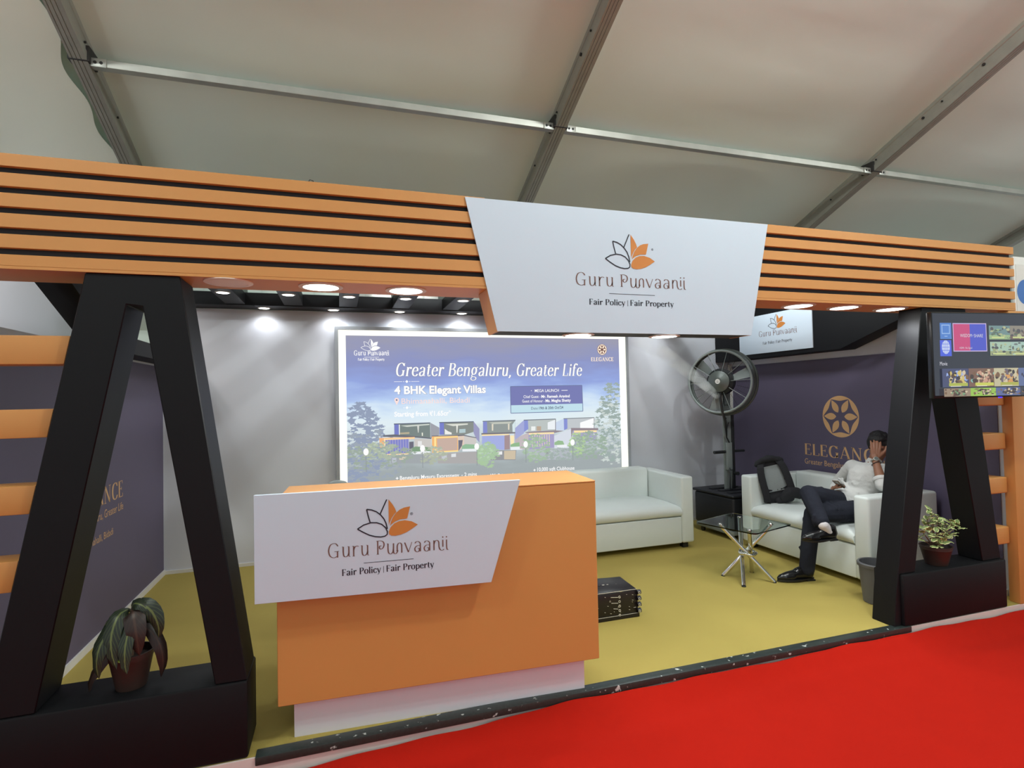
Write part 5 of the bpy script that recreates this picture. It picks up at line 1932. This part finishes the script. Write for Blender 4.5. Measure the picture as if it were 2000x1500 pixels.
for q in tips:
    for k in range(5):
        a = rr.uniform(0, 2 * pi)
        ln = rr.uniform(.042, .062)
        el = rr.uniform(-.3, .7)
        d = Vector((cos(a) * cos(el), sin(a) * cos(el), sin(el)))
        p = Vector((cx + q[0], cy + q[1], cz + q[2] - .025 * (k > 2) * 1.0 + rr.uniform(-.012, .012)))
        b = B()
        leaf(b, [p, p + d * ln * .5 + Vector((0, 0, .006)), p + d * ln], .0165, (.1, -.35, 1), .3, 6, 4)
        obj('leaf', b, m_vari, t, 60)
        n_l += 1

# ------------------------------------------------------------------ seated man
t = thing('person', 'man in white shirt and navy trousers, legs crossed, left hand over his face', 'person', (4.2, 3.6, .45))
V = Vector
pel = V((4.215, 3.60, .55))
che = V((4.305, 3.58, .77))
nek = V((4.375, 3.555, .925))
hed = V((4.405, 3.53, 1.062))
lsh, rsh = V((4.36, 3.42, .865)), V((4.335, 3.725, .865))
lel, lwr = V((4.185, 3.335, .775)), V((4.262, 3.452, .972))
rel_, rwr = V((4.34, 3.88, .715)), V((4.197, 3.808, .665))
pc0 = V((4.205, 3.735, .700))
lhip, rhip = V((4.21, 3.515, .535)), V((4.225, 3.70, .555))
lkn, lan = V((3.715, 3.575, .535)), V((3.62, 3.575, .115))
rkn, ran = V((3.70, 3.60, .700)), V((3.605, 3.375, .50))

# body: one continuous surface
b = B()
b.limb([pel, V((4.29, 3.59, .66)), che], [.105, .10, .115])
b.limb([lsh, che, rsh], [.05, .09, .05])
b.limb([che, nek, hed - V((0, 0, .05))], [.085, .052, .055])
# head: skull, face, jaw, nose, ears
face = V((-.84, -.40, -.36)).normalized()
side = face.cross(V((0, 0, 1))).normalized()       # towards his left... image side
hup = side.cross(face).normalized()
rot = Matrix((side, face, hup)).transposed()


def hp(s_, f_, u_):
    return hed + side * s_ + face * f_ + hup * u_


b.ball(hp(0, -.012, .028), (.073, .090, .082), 3, rot)
b.ball(hp(0, .022, -.035), (.060, .066, .072), 3, rot)
b.ball(hp(0, .052, -.082), (.034, .032, .026), 2, rot)
b.limb([hp(0, .083, .008), hp(0, .104, -.030)], [.010, .0135])
for s_ in (-1, 1):
    b.ball(hp(s_ * .032, .070, .022), (.022, .012, .009), 2, rot)
    b.ball(hp(s_ * .038, .064, -.024), (.022, .016, .018), 2, rot)
    b.ball(hp(s_ * .074, -.008, -.008), (.009, .018, .030), 2, rot)
b.ball(hp(0, .080, -.060), (.021, .009, .007), 2, rot)
b.ball(hp(0, .078, -.071), (.019, .009, .007), 2, rot)
# arms
b.limb([lsh, lel], [.046, .038])
b.limb([lel, lel.lerp(lwr, .3), lwr], [.037, .038, .025])
b.limb([rsh, rel_], [.046, .038])
b.limb([rel_, rel_.lerp(rwr, .3), rwr], [.036, .036, .024])
# legs under the trousers
b.limb([lhip, lkn, lan], [.075, .050, .034])
b.limb([rhip, rkn, ran], [.075, .050, .034])


def hand(b, w, d, nrm, thumb_side, curls, ln=.082, spread=.0, thumb=None, k=1.0):
    """w wrist, d direction of the palm, nrm out of the back of the hand, thumb_side +-1 along d x nrm"""
    d = d.normalized()
    x = d.cross(nrm).normalized() * thumb_side      # towards the thumb
    nrm = nrm.normalized()
    # palm
    for i in range(4):
        u = -.030 + i * .020
        b.limb([w + d * .012 + x * u * .62, w + d * .082 * k + x * u], [.0135, .0115])
    b.limb([w - d * .01, w + d * .02], [.023, .022])
    lens = [.062, .074, .080, .072]
    for i in range(4):                               # little, ring, middle, index
        u = -.031 + i * .0205
        p = w + d * (.085 + (.004 if i in (1, 2) else 0)) * k + x * u
        ang, dd = 0.0, d.copy()
        out = x * ((i - 1.5) * spread)
        pts, rs = [p], [.0098]
        for j, (fr, cu) in enumerate(zip((.46, .31, .23), curls)):
            ang += cu
            dd = (d * cos(ang) - nrm * sin(ang) + out).normalized()
            p = p + dd * lens[i] * fr
            pts.append(p)
            rs.append(.0092 - .0010 * j)
        b.limb(pts, rs)
    tp = [w + d * .022 + x * .024]
    for q in (thumb or [(.05, .045, .012), (.078, .058, .020), (.102, .058, .022)]):
        tp.append(w + d * q[0] + x * q[1] - nrm * q[2])
    b.limb(tp, [.0155, .0125, .0105, .0088])


# left hand spread over the face, back of the hand towards the viewer
hd = (hp(-.012, .112, .075) - lwr).normalized()
bk = V((-.62, -.74, .10))
bk = (bk - hd * bk.dot(hd)).normalized()
hand(b, lwr, hd, bk, 1, (.22, .26, .2), spread=.045, k=1.08, thumb=[(.055, .052, .004), (.085, .072, .004), (.115, .076, .010)])
# right hand round the phone
pc0 = V((4.205, 3.735, .700))                        # phone centre
pup = V((-.67, .21, .72)).normalized()
pface = V((.62, -.05, .75))
pface = (pface - pup * pface.dot(pup)).normalized()
pside = pup.cross(pface).normalized()
rwr = pc0 + pside * .080 - pface * .028 - pup * .018
rd = -pside
ts = 1 if rd.cross(-pface).dot(pup) > 0 else -1
hand(b, rwr, rd, -pface, ts, (.35, 1.15, .75), k=.72, thumb=[(.045, .040, -.010), (.066, .048, .022), (.082, .044, .036)])
body = obj('body', b, m_skin, t, voxel=.0046, relax=3)

# hair
b = B()
b.ball(hp(0, -.020, .044), (.081, .096, .084), 3, rot)
b.ball(hp(0, .034, .090), (.062, .050, .034), 3, rot)
b.ball(hp(0, -.052, .005), (.074, .062, .080), 3, rot)
for s_ in (-1, 1):
    b.ball(hp(s_ * .068, .004, .038), (.014, .040, .042), 2, rot)
    b.ball(hp(s_ * .070, .012, .004), (.008, .014, .028), 2, rot)
rr = random.Random(3)
for k in range(40):
    a, e = rr.uniform(0, 2 * pi), rr.uniform(.3, 1.5)
    b.ball(hp(.074 * cos(a) * cos(e), -.015 + .09 * sin(a) * cos(e), .045 + .078 * sin(e)), (.016, .022, .012), 2, rot)
obj('hair', b, m_hair, t, voxel=.006, relax=3)

# shirt: torso, long right sleeve, left sleeve rolled to the elbow
b = B()
b.limb([pel + V((0, 0, .02)), V((4.285, 3.59, .665)), che + V((.0, 0, .015))], [.138, .142, .142])
b.ball(V((4.20, 3.58, .63)), (.10, .13, .10), 3)
b.limb([lsh, che + V((0, 0, .04)), rsh], [.066, .112, .066])
b.limb([nek - V((.0, 0, .045)), nek + V((0, 0, .0))], [.072, .058])
b.limb([lsh, lsh.lerp(lel, .5), lel + V((.01, .0, .0))], [.068, .060, .052])
b.limb([lel, lel.lerp(lwr, .16)], [.052, .052])
b.limb([rsh, rsh.lerp(rel_, .5), rel_], [.070, .062, .056])
b.limb([rel_, rel_.lerp(rwr, .5), rwr - (rwr - rel_) * .12], [.056, .050, .038])
# creases
rr = random.Random(11)
for k in range(26):
    a = rr.uniform(.2, .98)
    p = pel.lerp(che, a) + V((-.134 + .0 * a, rr.uniform(-.10, .11), rr.uniform(-.02, .02)))
    b.limb([p, p + V((rr.uniform(-.0, .03), rr.uniform(.04, .09), rr.uniform(-.035, .045)))], [.013, .007])
for (s0, s1) in ((lsh, lel), (rsh, rel_), (rel_, rwr)):
    for k in range(4):
        c_ = s0.lerp(s1, .2 + k * .19)
        ax = (s1 - s0).normalized()
        x = ax.cross(V((0, 0, 1))).normalized()
        y = ax.cross(x)
        r_ = .058 - .010 * (s1 is rwr) - .004 * k
        ph = rr.uniform(0, 6)
        b.limb([c_ + (x * cos(ph + q * .5) + y * sin(ph + q * .5)) * r_ + ax * .012 * q for q in range(4)], [.010] * 4)
shirt = obj('shirt', b, m_cloth, t, voxel=.007, relax=4)
b = B()
ax = (lwr - lel).normalized()
b.tube([lel + ax * (.035 + .006 * k) for k in range(6)], [.055, .058, .058, .058, .058, .054], 20)
obj('rolled_cuff', b, m_cloth, shirt, 60)
b = B()
ax = (rwr - rel_).normalized()
b.tube([rwr - ax * (.055 - .008 * k) for k in range(6)], [.036, .039, .038, .037, .036, .034], 20)
obj('cuff', b, m_cloth, shirt, 60)
b = B()
for k in range(18):
    a0 = k / 17 * 2 * pi
    pass
nk = nek + V((0, 0, .012))
for s_ in (-1, 1):
    b.prism([nk + side * (s_ * .012) + face * .062 - hup * .03, nk + side * (s_ * .062) + face * .03 - hup * .036, nk + side * (s_ * .060) + face * .0 + hup * .016, nk + side * (s_ * .022) + face * .056 + hup * .004], face * .007, .002)
obj('collar', b, m_cloth, shirt)

# trousers
b = B()
b.limb([pel + V((.0, -.07, -.01)), pel + V((0, .08, .0))], [.118, .118])
b.limb([lhip, lhip.lerp(lkn, .5), lkn], [.098, .088, .071])
b.limb([lkn, lkn.lerp(lan, .45), lan + V((.012, 0, -.018))], [.071, .066, .060])
b.limb([rhip, rhip.lerp(rkn, .5), rkn], [.098, .088, .071])
b.limb([rkn, rkn.lerp(ran, .45), ran.lerp(rkn, .10)], [.071, .066, .056])
for k in range(12):
    s0, s1 = ((lkn, lan), (rkn, ran), (lhip, lkn), (rhip, rkn))[k % 4]
    c_ = s0.lerp(s1, rr.uniform(.05, .9))
    ax = (s1 - s0).normalized()
    x = ax.cross(V((0, 1, .2))).normalized()
    y = ax.cross(x)
    r_ = .064 if k % 4 < 2 else .082
    ph = rr.uniform(0, 6)
    b.limb([c_ + (x * cos(ph + q * .45) + y * sin(ph + q * .45)) * r_ + ax * .016 * q for q in range(4)], [.010] * 4)
obj('trousers', b, m_trous, t, voxel=.0075, relax=4)


def shoe(heel, toe, up, sideways):
    """heel and toe at the sole line"""
    f = (toe - heel)
    ln = f.length
    f.normalize()
    u = (up - f * up.dot(f)).normalized()
    s_ = f.cross(u)

    def q(a, h, w):
        return heel + f * a * ln + u * h + s_ * w
    b = B()
    b.limb([q(.10, .045, 0), q(.16, .080, 0)], [.034, .036])
    b.limb([q(.12, .038, 0), q(.30, .045, 0), q(.52, .042, .0), q(.72, .034, .0), q(.90, .026, 0), q(.975, .020, 0)], [.036, .040, .040, .036, .026, .015])
    b.limb([q(.62, .026, .012), q(.80, .024, .010)], [.032, .028])
    b.limb([q(.62, .026, -.012), q(.80, .024, -.010)], [.032, .028])
    b.limb([q(.22, .085, 0), q(.45, .062, 0)], [.034, .034])
    o = obj('shoe', b, m_shoe, t, voxel=.005, relax=6)
    b = B()
    out = []
    for k in range(28):
        a = k / 28 * 2 * pi
        x = .5 - .52 * cos(a)
        w = (.033 + .018 * sin(pi * min(max(x, 0), 1) ** 1.6)) * sin(a)
        if x > .8:
            w *= 1 - ((x - .8) / .22) ** 2 * .25
        out.append(q(x, -.002, w))
    b.prism(out, u * .013)
    b.prism([q(.0, -.012, .030), q(.0, -.012, -.030), q(.24, -.012, -.032), q(.24, -.012, .032)], u * .012, .002)
    obj('sole', b, m_foot, o)


shoe(V((3.695, 3.575, .012)), V((3.388, 3.632, .012)), V((0, 0, 1)), 1)
shoe(V((3.735, 3.385, .385)), V((3.452, 3.430, .378)), V((.12, -.25, 1)), 1)
b = B()
b.limb([ran + V((.0, 0, .0)), V((3.655, 3.385, .445))], [.041, .040])
obj('sock', b, m_sock, t, voxel=.006)
b = B()
b.limb([lan + V((.0, 0, .03)), V((3.64, 3.58, .095))], [.034, .034])
obj('sock', b, m_sock, t, voxel=.006)
# watch and thread bracelet
ax = (lwr - lel).normalized()
x = bk - ax * bk.dot(ax)
x.normalize()
y = ax.cross(x)
wc = lwr - ax * .018
b = B()
b.tube([wc + (x * .0285 * cos(k * pi / 12) + y * .031 * sin(k * pi / 12)) for k in range(24)], .0065, 10, closed=True)
w_ = obj('wristwatch', b, m_galv, t, 60)
b = B()
b.lathe([(.017, .027), (.0185, .030), (.0185, .036), (.015, .038)], wc, x, 28)
b.mi = 1
b.lathe([(.015, .0385), (0, .0387)], wc, x, 28, False)
obj('watch_case', b, [m_galv, m_fan], w_)
b = B()
b.tube([wc - ax * .03 + (x * .031 * cos(k * pi / 10) + y * .034 * sin(k * pi / 10)) + ax * .008 * sin(k * pi / 10) for k in range(20)], .0028, 8, closed=True)
obj('thread_bracelet', b, m_hair, t, 60)

# phone in the right hand
t = thing('phone', 'smartphone in a tan case held in the seated man\'s right hand', 'phone', pc0)
b = B()
b.obox(pc0 - pup * .078 - pside * .037 - pface * .0045, pside * .074, pup * .156, pface * .009, .004, 3)
obj('case', b, mat('phone_case', (122, 104, 84), .4), t)
b = B()
b.obox(pc0 - pup * .073 - pside * .033 + pface * .0046, pside * .066, pup * .146, pface * .0008)
obj('screen', b, mat('phone_glass', (20, 20, 24), .08), t)
b = B()
b.obox(pc0 + pup * .040 - pside * .030 - pface * .0075, pside * .028, pup * .030, pface * .003, .001)
obj('camera_block', b, m_galv, t)

# ------------------------------------------------------------------ backpack on the sofa
t = thing('backpack', 'black backpack with pale grey back panel leaning on the right sofa', 'bag', (4.17, 4.31, .455))
o_ = V((4.125, 4.33, .458))
bu = V((-.13, .22, .93)).normalized()                 # up along the leaning bag
bs = V((.80, -.60, .0))
bs = (bs - bu * bs.dot(bu)).normalized()             # to the right in view
bn_ = bs.cross(bu).normalized()
if bn_.y > 0:
    bn_ = -bn_


def bp(s_, u_, n_):
    return o_ + bs * s_ + bu * u_ + bn_ * n_


b = B()
for zq, w, d in ((.06, .135, .085), (.14, .145, .09), (.22, .140, .085), (.30, .130, .075), (.37, .110, .06)):
    for k in range(7):
        b.ball(bp(-w + .05 + (2 * w - .1) * k / 6, zq, -.085), .055 + .01 * (d > .08), 2)
    for k in range(5):
        b.ball(bp(-w + .06 + (2 * w - .12) * k / 4, zq, -.15), .055, 2)
b.limb([bp(-.10, .41, -.07), bp(0, .435, -.07), bp(.10, .40, -.07)], [.04, .045, .04])
obj('bag_body', b, m_bag, t, voxel=.010, relax=8)
b = B()
b.grid(lambda u, v: bp(-.095 + .19 * u, .12 + .25 * v, -.026 + .012 * sin(pi * u) * sin(pi * v)), 12, 12)
b.grid(lambda u, v: bp(-.095 + .19 * u, .12 + .25 * v, -.032 + .0 * u), 2, 2)
obj('back_panel', b, m_mesh, t)
for s_ in (-1, 1):
    b = B()
    q = [(s_ * .070, .415, -.035), (s_ * .095, .385, -.002), (s_ * .112, .30, .012), (s_ * .118, .20, .014), (s_ * .118, .10, .008), (s_ * .125, .035, -.02)]
    P2 = [bp(*p) for p in q]
    rows = []
    L2 = []
    for p, p2 in zip(P2, P2[1:]):
        for k in range(5):
            L2.append(p.lerp(p2, k / 5))
    for w in (-.026, -.013, 0, .013, .026):
        b.limb([p + bs * w for p in L2[::3]] + [P2[-1] + bs * w], [.009] * (len(L2[::3]) + 1))
    obj('shoulder_strap', b, m_bag, t, voxel=.006, relax=4)
b = B()
b.limb([bp(-.12, .405, -.04), bp(-.06, .438, -.02), bp(.03, .44, -.015), bp(.10, .405, -.03)], [.026, .030, .032, .026])
obj('padding', b, m_bag, t, voxel=.008, relax=6)
b = B()
b.limb([bp(.03, .05, .01), bp(.09, .085, .02), bp(.15, .07, .0), bp(.17, .04, -.03)], [.045, .058, .055, .04])
obj('padding', b, m_bag, t, voxel=.008, relax=6)
b = B()
b.limb([bp(-.02, .03, -.01), bp(.08, .040, .0)], [.035, .045])
obj('padding', b, m_bag, t, voxel=.008, relax=6)
b = B()
b.limb([bp(-.11, .012, -.01), bp(-.105, .0, .035), bp(-.115, -.006, .075), bp(-.135, -.006, .11)], [.008, .007, .006, .006])
obj('strap_end', b, m_bag, t, voxel=.003, relax=2)
